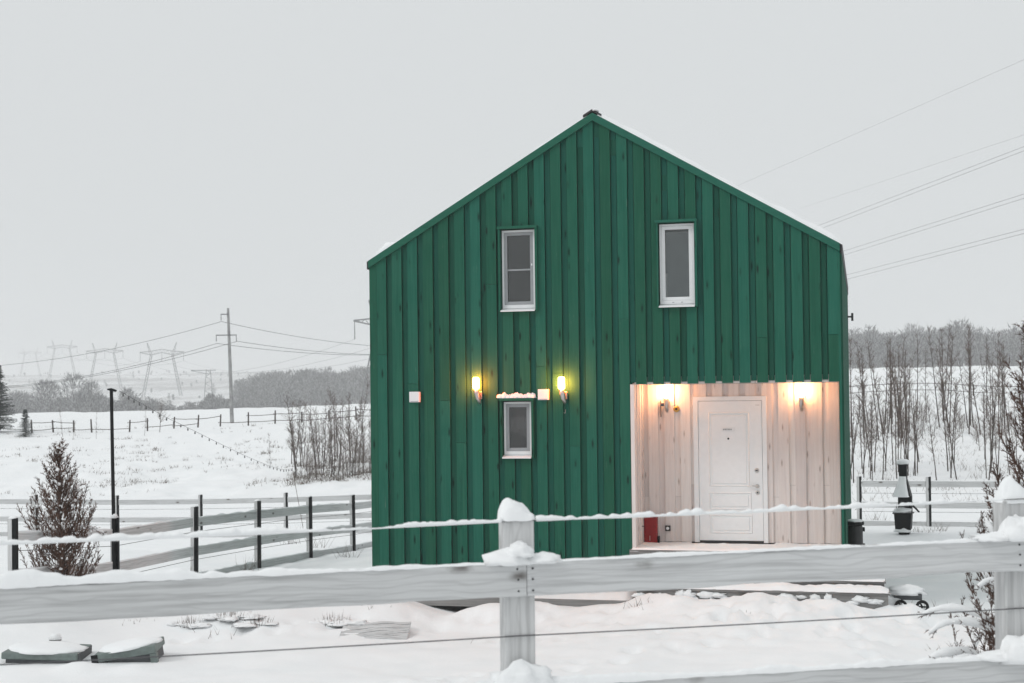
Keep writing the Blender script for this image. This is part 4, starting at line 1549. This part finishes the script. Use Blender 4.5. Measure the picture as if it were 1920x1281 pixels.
# spruce trees on the far bank
def spruce(label, loc, height, radius, seed):
    rnd = random.Random(seed)
    o = thing('spruce_tree', label, 'tree', loc)
    MB().tube([(0, 0, -0.3), (0, 0, height * 0.5), (0, 0, height)], [0.02 * height, 0.013 * height, 0.003], 7).build('trunk', M['bark'], o)
    cr = MB()
    z = 0.06 * height
    hs = min(1.0, height / 4.0)
    while z < height * 0.985:
        f = z / height
        R = radius * (1 - f) ** 0.85 + 0.02
        for k in range(rnd.randint(6, 8)):
            az = rnd.uniform(0, 6.283)
            L = R * rnd.uniform(0.6, 1.2)
            d = Vector((math.cos(az), math.sin(az), -0.12 + 0.5 * f))
            a = Vector((0, 0, z))
            b = a + d * L
            cr.spike(a, b, 0.018)
            n_ = max(4, int(L / 0.09))
            for i in range(n_):
                q = a + (b - a) * ((i + 0.5) / n_)
                for s in (-1, 1):
                    sd = Vector((-d.y, d.x, 0)) * s
                    t_ = q + (d * 0.7 + sd * rnd.uniform(0.5, 1.0)) * 0.2 * hs * (1.2 - 0.6 * i / n_) + Vector((0, 0, -rnd.uniform(0.03, 0.14) * hs))
                    cr.spike(q, t_, 0.022 * hs)
        z += height * 0.02 + 0.01
    cr.build('crown', M['needle'], o)
    return o


p = on_ground(-4, 86)
spruce('tall dark spruce tree cut by the left picture edge on the bank', p, 4.2, 1.25, 4)
p = on_ground(47, 84)
spruce('small dark spruce tree beside the tall spruce on the bank', p, 1.75, 0.6, 9)


# bare saplings
def bare_tree_meshes(h, seed, nbr, spread=0.28, ntw=7, trunk_r=0.028, wob=0.05, bushy=0.0):
    rnd = random.Random(seed)
    tr = MB()
    pts, rr = [], []
    p = Vector((0, 0, -0.15))
    lean = Vector((rnd.uniform(-1, 1), rnd.uniform(-1, 1), 0)) * 0.07
    nseg = 10
    for i in range(nseg + 1):
        pts.append(p.copy())
        rr.append(trunk_r * (1 - 0.85 * i / nseg))
        p = p + Vector((lean.x + rnd.uniform(-wob, wob), lean.y + rnd.uniform(-wob, wob), 1)) * (h / nseg)
    tr.tube(pts, rr, 5)
    cr = MB()
    for k in range(nbr):
        f = rnd.uniform(0.14 if bushy else 0.3, 0.98)
        i = min(int(f * nseg), nseg - 1)
        a = pts[i] + (pts[i + 1] - pts[i]) * (f * nseg - i)
        az = rnd.uniform(0, 6.283)
        el = rad(rnd.uniform(32, 62))
        L = h * spread * (1.05 - 0.75 * f) * rnd.uniform(0.5, 1.2) * (1 + bushy)
        d = Vector((math.cos(az) * math.cos(el), math.sin(az) * math.cos(el), math.sin(el)))
        m_ = a + d * L * 0.5
        b = m_ + (d + Vector((0, 0, 0.35))).normalized() * L * 0.5
        cr.tube([a, m_, b], [trunk_r * 0.26, trunk_r * 0.17, 0.002], 3, cap=False)
        for q in range(ntw):
            s = rnd.random()
            c = a + (m_ - a) * (s * 2) if s < 0.5 else m_ + (b - m_) * (s * 2 - 1)
            td = (d + Vector((rnd.uniform(-1, 1), rnd.uniform(-1, 1), rnd.uniform(-0.3, 1)))).normalized()
            cr.spike(c, c + td * L * rnd.uniform(0.2, 0.6), trunk_r * 0.1 + 0.001)
    mt = bpy.data.meshes.new('trunk')
    mt.from_pydata(tr.v, [], tr.f)
    mt.materials.append(M['bark'])
    mc = bpy.data.meshes.new('crown')
    mc.from_pydata(cr.v, [], cr.f)
    mc.materials.append(M['twig'])
    return mt, mc


VAR = [bare_tree_meshes(random.uniform(3.3, 4.4), 40 + k, 26 + (k % 4) * 5, 0.19, 12, 0.025, 0.06) for k in range(9)]
SLIM = [bare_tree_meshes(random.uniform(3.5, 4.3), 140 + k, 24 + (k % 3) * 6, 0.17, 11, 0.027, 0.035) for k in range(10)]
BUSH = [bare_tree_meshes(random.uniform(1.2, 1.8), 80 + k, 30, 0.55, 7, 0.014, 0.14, 0.3) for k in range(4)]


def place_bare(var, loc, scale, rz, label, cat, group, name='bare_sapling', lean=0.0):
    o = thing(name, label, cat, loc, rz, group)
    o.scale = (scale, scale, scale)
    o.rotation_euler = (random.gauss(0, 0.06), random.gauss(0, 0.06) + lean, rz)
    for nm, me in (('trunk', var[0]), ('crown', var[1])):
        c = bpy.data.objects.new(nm, me)
        c.parent = o
        COL.objects.link(c)
    return o


# thicket left of the house
for k in range(58):
    px = random.uniform(552, 712) if k > 4 else 545 + k * 6
    Y = random.uniform(59, 67)
    p = on_ground(px, Y)
    place_bare(random.choice(VAR), p, random.uniform(0.55, 1.0), random.uniform(0, 6.28), 'thin bare sapling in the thicket at the left wall of the house', 'sapling', 'saplings in the thicket left of the house')
for k in range(16):
    p = on_ground(random.uniform(545, 712), random.uniform(59, 65))
    place_bare(random.choice(BUSH), p, random.uniform(0.6, 1.1), random.uniform(0, 6.28), 'low twiggy bush at the foot of the left thicket', 'bush', 'low bushes in the left thicket', 'twiggy_bush')
# thicket on the bank right of the house
cl = [random.uniform(1596, 1925) for _ in range(16)]
for k in range(104):
    back = k % 2 == 0
    px = random.choice(cl) + random.gauss(0, 9) if k % 5 < 3 else random.uniform(1592, 1932)
    Y = random.uniform(54, 62) if back else random.uniform(43.5, 48.5)
    p = on_ground(px, Y)
    place_bare(random.choice(SLIM), p, random.uniform(0.78, 1.08) if back else random.uniform(0.6, 0.86), random.uniform(0, 6.28), 'thin bare sapling in the thicket on the bank right of the house', 'sapling', 'saplings on the bank right of the house')
for k in range(26):
    p = on_ground(random.uniform(1592, 1930), random.uniform(50, 58))
    place_bare(random.choice(BUSH), p, random.uniform(0.5, 1.0), random.uniform(0, 6.28), 'low twiggy bush on the bank right of the house', 'bush', 'low bushes on the right bank', 'twiggy_bush')
# single young trees on the left bank
for (px, Y, sc_, lab, var, lean) in ((117, 82, 0.48, 'upright young bare tree on the bank left of the thuja tip', VAR[0], 0), (136, 80, 0.34, 'smallest bare sapling on the bank, above the thuja tip', VAR[2], 0),
                               (180, 81, 0.40, 'young bare tree on the bank between thuja tip and black pole', VAR[4], 0), (270, 82, 0.42, 'pale bare sapling just beside the leaning bare tree on the bank', VAR[5], 0),
                               (299, 84, 0.62, 'leaning bare bushy tree on the bank near the bulb string', bare_tree_meshes(3.4, 301, 46, 0.42, 9, 0.035, 0.05), -0.16),
                               (506, 66, 0.42, 'lone thin sapling left of the thicket', VAR[7], 0)):
    place_bare(var, on_ground(px, Y), sc_, random.uniform(0, 6), lab, 'tree', None, 'young_tree', lean)


# far woods
def wood_tree(mb, tm, fm, x, y, z, h, rnd, blades=70, w=0.12):
    """leafless crown of many short rising twigs; a share of them carries frost"""
    tm.spike((x, y, z - 1), (x + rnd.uniform(-0.3, 0.3), y, z + h * 0.96), 0.13 * h / 10)
    R = h * rnd.uniform(0.2, 0.3)
    for k in range(blades):
        f = rnd.random()
        env = math.sqrt(max(0.03, 1 - (abs(f - 0.4) / 0.62) ** 2))
        az = rnd.uniform(0, 6.283)
        rr_ = R * math.sqrt(rnd.random()) * env
        a = Vector((x + math.cos(az) * rr_, y + math.sin(az) * rr_, z + h * (0.2 + 0.72 * f)))
        L = h * rnd.uniform(0.03, 0.085)
        el = rnd.uniform(0.5, 1.3)
        b = a + Vector((math.cos(az + rnd.uniform(-0.6, 0.6)) * math.cos(el), math.sin(az) * math.cos(el), math.sin(el))) * L * 1.6
        (fm if rnd.random() < 0.42 else mb).spike(a, b, w * rnd.uniform(0.5, 1.2))


def wood(name, label, spots, blades, w, mat=None, tmat=None):
    rnd = random.Random(len(spots) * 3 + 1)
    o = thing(name, label, 'wood')
    o['kind'] = 'stuff'
    mb, tm, fm = MB(), MB(), MB()
    for (x, y, h) in spots:
        wood_tree(mb, tm, fm, x, y, h1(x, y), h, rnd, blades, w)
    c = mb.build('crown', mat or M['far_wood'], o, kind='stuff')
    fm.build('frosted_crown', M['frost_twig'], o, kind='stuff')
    c2 = tm.build('trunks', tmat or M['far_trunk'], o, kind='stuff')
    return o


spots = []
for k in range(620):
    px = random.uniform(1540, 1990)
    Y = random.uniform(410, 520)
    p = on_ground(px, Y)
    edge = 1.0 + 0.04 * math.sin(px * 0.021 + 1.0) + 0.06 * math.sin(px * 0.067)
    spots.append((p.x, p.y, random.choice((random.uniform(9.5, 13.0), random.uniform(10.5, 15.2))) * edge * (0.9 if px > 1830 else 1.0) * (450 / 450)))
wood('far_woodland', 'hazy grey leafless wood beyond the field right of the house', spots, 150, 0.16)
spots = []
for k in range(470):
    px = random.uniform(446, 760)
    Y = random.uniform(480, 560)
    p = on_ground(px, Y)
    spots.append((p.x, p.y, random.choice((random.uniform(10, 13.5), random.uniform(11.5, 16.0))) * (0.8 + 0.2 * min(1, (px - 446) / 40))))
wood('far_woodland', 'hazy leafless wood beyond the field left of the house', spots, 150, 0.17)
spots = []
for k in range(420):
    px = random.uniform(-40, 560)
    Y = random.uniform(360, 450)
    p = on_ground(px, Y)
    hh = random.uniform(5.5, 8.5) + 1.2 * math.sin(px * 0.05) + (1.5 if px < 260 else -0.8)
    spots.append((p.x, p.y, max(2.8, hh)))
wood('far_scrub', 'hazy band of low leafless scrub beyond the left field', spots, 130, 0.15)
spots = []
for k in range(160):
    px = random.uniform(-60, 760)
    Y = random.choice((random.uniform(900, 1250), random.uniform(600, 1250), random.uniform(1250, 1500)))
    p = on_ground(px, Y)
    spots.append((p.x, p.y, random.uniform(1.8, 4.0)))
wood('far_scrub', 'faint scattered bushes on the distant snowy hill', spots, 26, 0.5)
# single taller trees standing out of the scrub
for (px, Y, h, lab) in ((82, 372, 14.0, 'hazy bare tree in the scrub above the small spruce'), (93, 380, 13.6, 'twin hazy bare tree just right of the one above the small spruce'),
                        (138, 375, 15.8, 'tallest round hazy bare tree above the thuja'), (172, 385, 13.6, 'hazy bare tree between the round tree and the black pole'),
                        (238, 375, 11.5, 'broad hazy bare tree just right of the black pole'), (395, 390, 9.5, 'hazy bare tree at the foot of the small lattice mast')):
    p = on_ground(px, Y)
    o = thing('bare_tree', lab, 'tree', p, 0, 'single trees in the far scrub')
    a, b, c = MB(), MB(), MB()
    wood_tree(a, b, c, 0, 0, 0, h, random.Random(px), 620, 0.11)
    c.build('frosted_crown', M['frost_twig'], o)
    a.build('crown', M['far_wood'], o)
    b.build('trunk', M['bark'], o)

# dry stalks poking through the snow of the bank and yard
def tufts(name, label, cells, seed):
    rnd = random.Random(seed)
    mb = MB()
    for (x, y, n_, h, r, w) in cells:
        z = h1(x, y)
        for k in range(n_):
            a = Vector((x + rnd.gauss(0, r), y + rnd.gauss(0, r), z - 0.03))
            b = a + Vector((rnd.uniform(-0.6, 0.6), rnd.uniform(-0.4, 0.4), rnd.uniform(0.4, 1.0))) * h
            mb.spike(a, b, w)
    o = mb.build(name, M['dry_grass'], None, kind='stuff')
    return tag(o, label, 'dry grass')


cells = []
for k in range(900):
    px = random.uniform(-20, 720)
    Y = random.choice((random.uniform(58.5, 63), random.uniform(60, 92), random.uniform(60, 80)))
    p = on_ground(px, Y)
    if float(vnoise(np.array(p.x * 0.3), np.array(p.y * 0.3))) > -0.05:
        cells.append((p.x, p.y, random.randint(3, 12), random.uniform(0.08, 0.28), random.uniform(0.05, 0.3), 0.010))
for k in range(420):
    px = random.uniform(545, 715)
    p = on_ground(px, random.uniform(58.5, 66))
    cells.append((p.x, p.y, random.randint(4, 10), random.uniform(0.12, 0.45), 0.22, 0.008))
tufts('dry_grass', 'dry stalks poking through the snow on the left bank', cells, 5)
cells = []
for k in range(300):
    px = random.uniform(1585, 1935)
    p = on_ground(px, random.uniform(38, 64))
    cells.append((p.x, p.y, random.randint(4, 10), random.uniform(0.1, 0.42), 0.25, 0.006))
tufts('dry_grass', 'dry stalks and twigs in the snow on the right bank', cells, 6)
cells = []
for (px, Y, n_, h) in ((365, 17.8, 26, 0.14), (388, 17.9, 20, 0.16), (420, 18.0, 26, 0.15), (250, 17.3, 16, 0.08), (415, 16.7, 9, 0.16), (470, 18.3, 14, 0.12),
                       (670, 18.2, 60, 0.2), (640, 18.2, 30, 0.16), (685, 18.4, 40, 0.2), (1190, 17.2, 16, 0.12), (1205, 17.25, 12, 0.14), (1150, 17.2, 8, 0.08), (900, 16.4, 6, 0.07), (745, 17.3, 5, 0.07),
                       (465, 23.8, 20, 0.4), (640, 27, 22, 0.4), (590, 30, 18, 0.5), (545, 33, 20, 0.7), (375, 22.2, 20, 0.22), (355, 22.0, 14, 0.2), (1760, 31, 30, 0.3), (1640, 34, 40, 0.5), (1700, 30, 20, 0.25), (1725, 29.8, 24, 0.2),
                       (1745, 15.2, 8, 0.12), (1730, 18.6, 9, 0.22), (1850, 16.2, 12, 0.3), (690, 17.9, 12, 0.1), (1640, 17.0, 6, 0.05), (1400, 16.6, 5, 0.05), (1130, 15.9, 4, 0.08)):
    p = on_ground(px, Y)
    cells.append((p.x, p.y, n_, h, 0.12, 0.0035))
tufts('dry_grass', 'scattered dry weeds around the yard', cells, 8)
# snowed-over low plants left of the walkway
for (px, Y, s, lab) in ((355, 17.1, 0.17, 'low plant hummock under snow below the front rail, nearest the thuja'), (425, 17.2, 0.2, 'middle low plant hummock under snow below the front rail'), (480, 17.0, 0.17, 'low plant hummock under snow nearest the slatted mat'),
                   (622, 17.3, 0.2, 'dark-rooted plant hummock beside the slatted mat')):
    p = on_ground(px, Y)
    o = thing('snowy_plant', lab, 'plant', p)
    a = MB()
    rnd = random.Random(px)
    for k in range(60):
        az = rnd.uniform(0, 6.28)
        b0 = Vector((math.cos(az), math.sin(az), 0)) * s * rnd.uniform(0.2, 1.0)
        a.spike(b0 + Vector((0, 0, -0.02)), b0 * rnd.uniform(1.0, 1.5) + Vector((0, 0, s * rnd.uniform(0.2, 0.8))), 0.0032)
    a.build('stems', M['thuja_dark'], o, kind='stuff')
    a = MB()
    for k in range(16):
        az = rnd.uniform(0, 6.28)
        rq = rnd.uniform(0.2, 1.4)
        a.blob((math.cos(az) * s * rq * 1.2, math.sin(az) * s * 0.8 * rq, 0.0), s * rnd.uniform(0.35, 0.8), s * rnd.uniform(0.3, 0.6), s * rnd.uniform(0.08, 0.2), 0.35, 14, 9, -0.6, seed=k)
    a.build('snow', M['snow_cap'], o, smooth=True, kind='stuff')

# ------------------------------------------------------------------ rough field fence on the bank
ff = thing('field_fence', 'rough pole fence along the top of the snowy bank', 'fence')
fpx = [60, 100, 138, 172, 242, 276, 325, 370, 412, 465, 515, 566, 617, 668, 720]
fp = [on_ground(px, 86 + 0.004 * px) for px in fpx]
for i, p in enumerate(fp):
    MB().tube([(p.x, p.y, p.z - 0.3), (p.x + random.uniform(-0.08, 0.08), p.y, p.z + random.uniform(0.68, 0.85))], [0.055, 0.045], 6).build('post', M['bark'], ff)
for i, (a, b) in enumerate(zip(fp[:-1], fp[1:])):
    for hz in (0.6, 0.2):
        if (i in (2, 3) and hz > 0.5) or (i, hz) in ((5, 0.6), (8, 0.6), (7, 0.2), (4, 0.2)):
            continue
        za = a.z + hz + random.uniform(-0.08, 0.08)
        zb = b.z + hz + random.uniform(-0.08, 0.08)
        MB().tube([(a.x - 0.1, a.y - 0.06, za), ((a.x + b.x) / 2, a.y - 0.06, (za + zb) / 2 - 0.03), (b.x + 0.1, b.y - 0.06, zb)], 0.02, 5).build('rail', M['bark'], ff)
ff = thing('field_fence', 'rough pole fence behind the saplings on the right bank', 'fence')
fp = [on_ground(px, 88) for px in (1560, 1620, 1695, 1770, 1825, 1880, 1950)]
for p in fp:
    MB().tube([(p.x, p.y, p.z - 0.3), (p.x + random.uniform(-0.06, 0.06), p.y, p.z + 0.8)], [0.05, 0.045], 6).build('post', M['bark'], ff)
for a, b in zip(fp[:-1], fp[1:]):
    for hz in (0.7, 0.28):
        MB().tube([(a.x, a.y - 0.06, a.z + hz), (b.x, b.y - 0.06, b.z + hz)], 0.018, 5).build('rail', M['bark'], ff)

# ------------------------------------------------------------------ utility pole
p = on_ground(435, 95)
tp_ = P(427.5, 578, 95)
t = thing('utility_pole', 'pale concrete utility pole with two crossarms on the snowy bank', 'utility pole', p)
hx, hz = tp_.x - p.x, tp_.z - p.z
MB().tube([(0, 0, -0.5), (hx * 0.5, 0, hz * 0.5), (hx, 0, hz)], [0.14, 0.115, 0.085], 10).build('shaft', M['concrete'], t)


def arm(za, x0, x1):
    cx = hx * za / hz
    a = MB().box(cx + x0, cx + x1, -0.14, -0.09, za - 0.035, za + 0.03).build('crossarm', M['tower_steel'], t)
    for xx in (x0 + 0.03, x1 - 0.03):
        if abs(xx) > 0.2:
            MB().tube([(cx + xx, -0.115, za - 0.03), (cx + xx, -0.115, za - 0.42)], [0.022, 0.03], 6).build('insulator', M['tower_steel'], t)


arm(hz - 0.42, -0.5, 0.05)
arm(hz - 1.85, -0.88, 0.55)


# ------------------------------------------------------------------ pylons
def lattice(mb, a, b, w0, w1, n, r):
    """two-chord zigzag strut from a to b"""
    a, b = Vector(a), Vector(b)
    for s in (-1, 1):
        mb.tube([a + Vector((s * w0, 0, 0)), b + Vector((s * w1, 0, 0))], r, 4, cap=False)
    for i in range(n):
        f, g = i / n, (i + 1) / n
        s = 1 if i % 2 else -1
        p0 = a.lerp(b, f) + Vector((s * (w0 + (w1 - w0) * f), 0, 0))
        p1 = a.lerp(b, g) + Vector((-s * (w0 + (w1 - w0) * g), 0, 0))
        mb.tube([p0, p1], r * 0.65, 4, cap=False)


def pylon(px, Y, scale, rz, label, zbase=None):
    p = on_ground(px, Y)
    if zbase is not None:
        p.z = zbase
    t = thing('pylon', label, 'pylon', p, rz, 'portal pylons of the power line')
    t.scale = (scale,) * 3
    for s in (-1, 1):
        mb = MB()
        lattice(mb, (s * 11.2, 0, -2), (s * 6.0, 0, 24), 0.8, 0.5, 18, 0.2)
        mb.build('leg', M['tower_steel'], t)
        mb = MB()
        lattice(mb, (s * 6.0, 0, 24), (s * 8.3, 0, 31), 0.7, 0.12, 6, 0.15)
        mb.build('horn', M['tower_steel'], t)
    mb = MB()
    mb.tube([(-12.5, 0, 25.6), (-6, 0, 26.2), (0, 0, 27.2), (6, 0, 26.2), (12.5, 0, 25.6)], 0.2, 4)
    mb.tube([(-12.5, 0, 25.5), (-6, 0, 24), (0, 0, 25.4), (6, 0, 24), (12.5, 0, 25.5)], 0.2, 4)
    for i in range(24):
        x0 = -12.5 + 25 * i / 24
        x1 = x0 + 25 / 24
        top = lambda x: np.interp(x, [-12.5, -6, 0, 6, 12.5], [25.6, 26.2, 27.2, 26.2, 25.6])
        bot = lambda x: np.interp(x, [-12.5, -6, 0, 6, 12.5], [25.5, 24, 25.4, 24, 25.5])
        mb.tube([(x0, 0, (top if i % 2 else bot)(x0)), (x1, 0, (bot if i % 2 else top)(x1))], 0.08, 4, cap=False)
    mb.build('crossbeam', M['tower_steel'], t)
    for x in (-12.2, 0, 12.2):
        MB().tube([(x, 0, 25.4), (x, 0, 20.6)], [0.12, 0.16], 5).build('insulator', M['tower_steel'], t)
    return t


PY = [pylon(304, 780, 1.0, 0, 'clearest portal pylon on the left, right of the black pole'),
      pylon(197, 930, 1.0, 0, 'second portal pylon, just left of the black pole'),
      pylon(117, 1130, 1.0, 0, 'third, fainter portal pylon above the thuja'),
      pylon(57, 1500, 1.0, 0, 'faintest, farthest portal pylon at the left edge of the sky'),
      pylon(752, 370, 1.0, 0, 'near portal pylon mostly hidden behind the house wall')]
# slim lattice mast with one long arm
p = on_ground(391, 560)
t = thing('lattice_mast', 'small lattice mast with one long arm near the utility pole', 'mast', p)
mtop = P(391, 693, 560).z - p.z
mb = MB()
lattice(mb, (0, 0, -1), (0, 0, mtop), 2.2, 0.8, 12, 0.14)
mb.build('tower', M['tower_steel'], t)
mb = MB()
mb.tube([(-7, 0, mtop - 0.3), (3, 0, mtop - 0.3)], 0.16, 4).tube([(-7, 0, mtop - 0.4), (0, 0, mtop - 1.8)], 0.12, 4)
mb.build('arm', M['tower_steel'], t)


# ------------------------------------------------------------------ wires
def wire(label, pts, r, sag=0.0, n=24):
    a, b = Vector(pts[0]), Vector(pts[1])
    q = []
    for i in range(n + 1):
        f = i / n
        v = a.lerp(b, f)
        v.z -= sag * 4 * f * (1 - f)
        q.append(v)
    o = MB().tube(q, r, 5).build('power_line', M['wire'], None)
    return tag(o, label, 'power line', 'overhead wires')


def through(pa, Ya, pb, Yb, fa=0.0, fb=1.0, sag=0.0):
    """straight span through two sighted points, extended beyond them"""
    A, B = P(*pa, Ya), P(*pb, Yb)
    return A + (B - A) * fa, A + (B - A) * fb


U = {'a': P(415, 603, 95), 'b': P(406.5, 644, 95), 'c': P(445, 640, 95)}
wire('wire from the utility pole top rising from the left edge', (U['a'], P(-40, 688, 118)), 0.016, 0.55)
wire('upper of the two close wires left of the utility pole', (U['b'], P(-40, 728, 118)), 0.016, 0.6)
wire('lower of the two close wires left of the utility pole', (U['c'], P(-40, 731, 122)), 0.016, 0.6)
wire('highest wire running from the utility pole toward the house', (U['a'], P(760, 652, 118)), 0.016, 0.35)
wire('middle wire running from the utility pole toward the house', (U['b'], P(760, 664, 118)), 0.016, 0.35)
wire('lowest wire running from the utility pole toward the house', (U['c'], P(760, 665, 120)), 0.016, 0.3)
# heavy line over the right side of the sky
for (pa, pb, lab, r) in (((1395, 343), (1920, 112), 'single highest wire in the sky right of the roof', 0.012),
                         ((1640, 345), (1920, 253), 'faint thin wire below the highest one in the right sky', 0.012),
                         ((1540, 421), (1920, 275), 'upper wire of the topmost paired lines right of the roof', 0.021),
                         ((1545, 427), (1920, 283), 'lower wire of the topmost paired lines right of the roof', 0.021),
                         ((1588, 469), (1920, 364), 'upper wire of the middle paired lines right of the house', 0.021),
                         ((1590, 476), (1920, 372), 'lower wire of the middle paired lines right of the house', 0.021),
                         ((1593, 514), (1920, 430), 'upper wire of the lowest paired lines right of the house', 0.021),
                         ((1595, 522), (1920, 438), 'lower wire of the lowest paired lines right of the house', 0.021)):
    a, b = through(pa, 205, pb, 145, -0.9, 1.5)
    wire(lab, (a, b), r, 0.0, 30)
# conductors between the pylons
names = ['clearest pylon', 'second pylon', 'third pylon', 'farthest pylon']
for i in range(3):
    for x, nm in ((-12.2, 'outer left'), (0, 'middle'), (12.2, 'outer right')):
        a = Vector(PY[i].location) + Vector((x, 0, 20.6))
        b = Vector(PY[i + 1].location) + Vector((x, 0, 20.6))
        wire('%s wire between the %s and the %s' % (nm, names[i], names[i + 1]), (a, b), 0.07, 3.5, 14)
for x, nm in ((-12.2, 'outer left'), (0, 'middle'), (12.2, 'outer right')):
    a = Vector(PY[4].location) + Vector((x, 0, 20.6))
    b = Vector(PY[0].location) + Vector((x, 0, 20.6))
    wire('%s wire from the hidden pylon down toward the clearest pylon' % nm, (a, b), 0.04, 8.0, 26)

# ------------------------------------------------------------------ haze
hz_ = MB().box(-2700, 2700, -75, 3990, -12, 62).build('haze', M['snow'], None, kind='stuff')
hz_.data.materials.clear()
hm = bpy.data.materials.new('winter_haze')
hm.use_nodes = True
hm.node_tree.nodes.clear()
ho = hm.node_tree.nodes.new('ShaderNodeOutputMaterial')
hv = hm.node_tree.nodes.new('ShaderNodeVolumePrincipled')
hv.inputs['Color'].default_value = (0.985, 0.99, 0.995, 1)
hv.inputs['Density'].default_value = 0.0008
hv.inputs['Anisotropy'].default_value = 0.0
hm.node_tree.links.new(hv.outputs[0], ho.inputs['Volume'])
hz_.data.materials.append(hm)
tag(hz_, 'pale winter haze veiling the distant hill and woods', 'haze', kind='stuff')
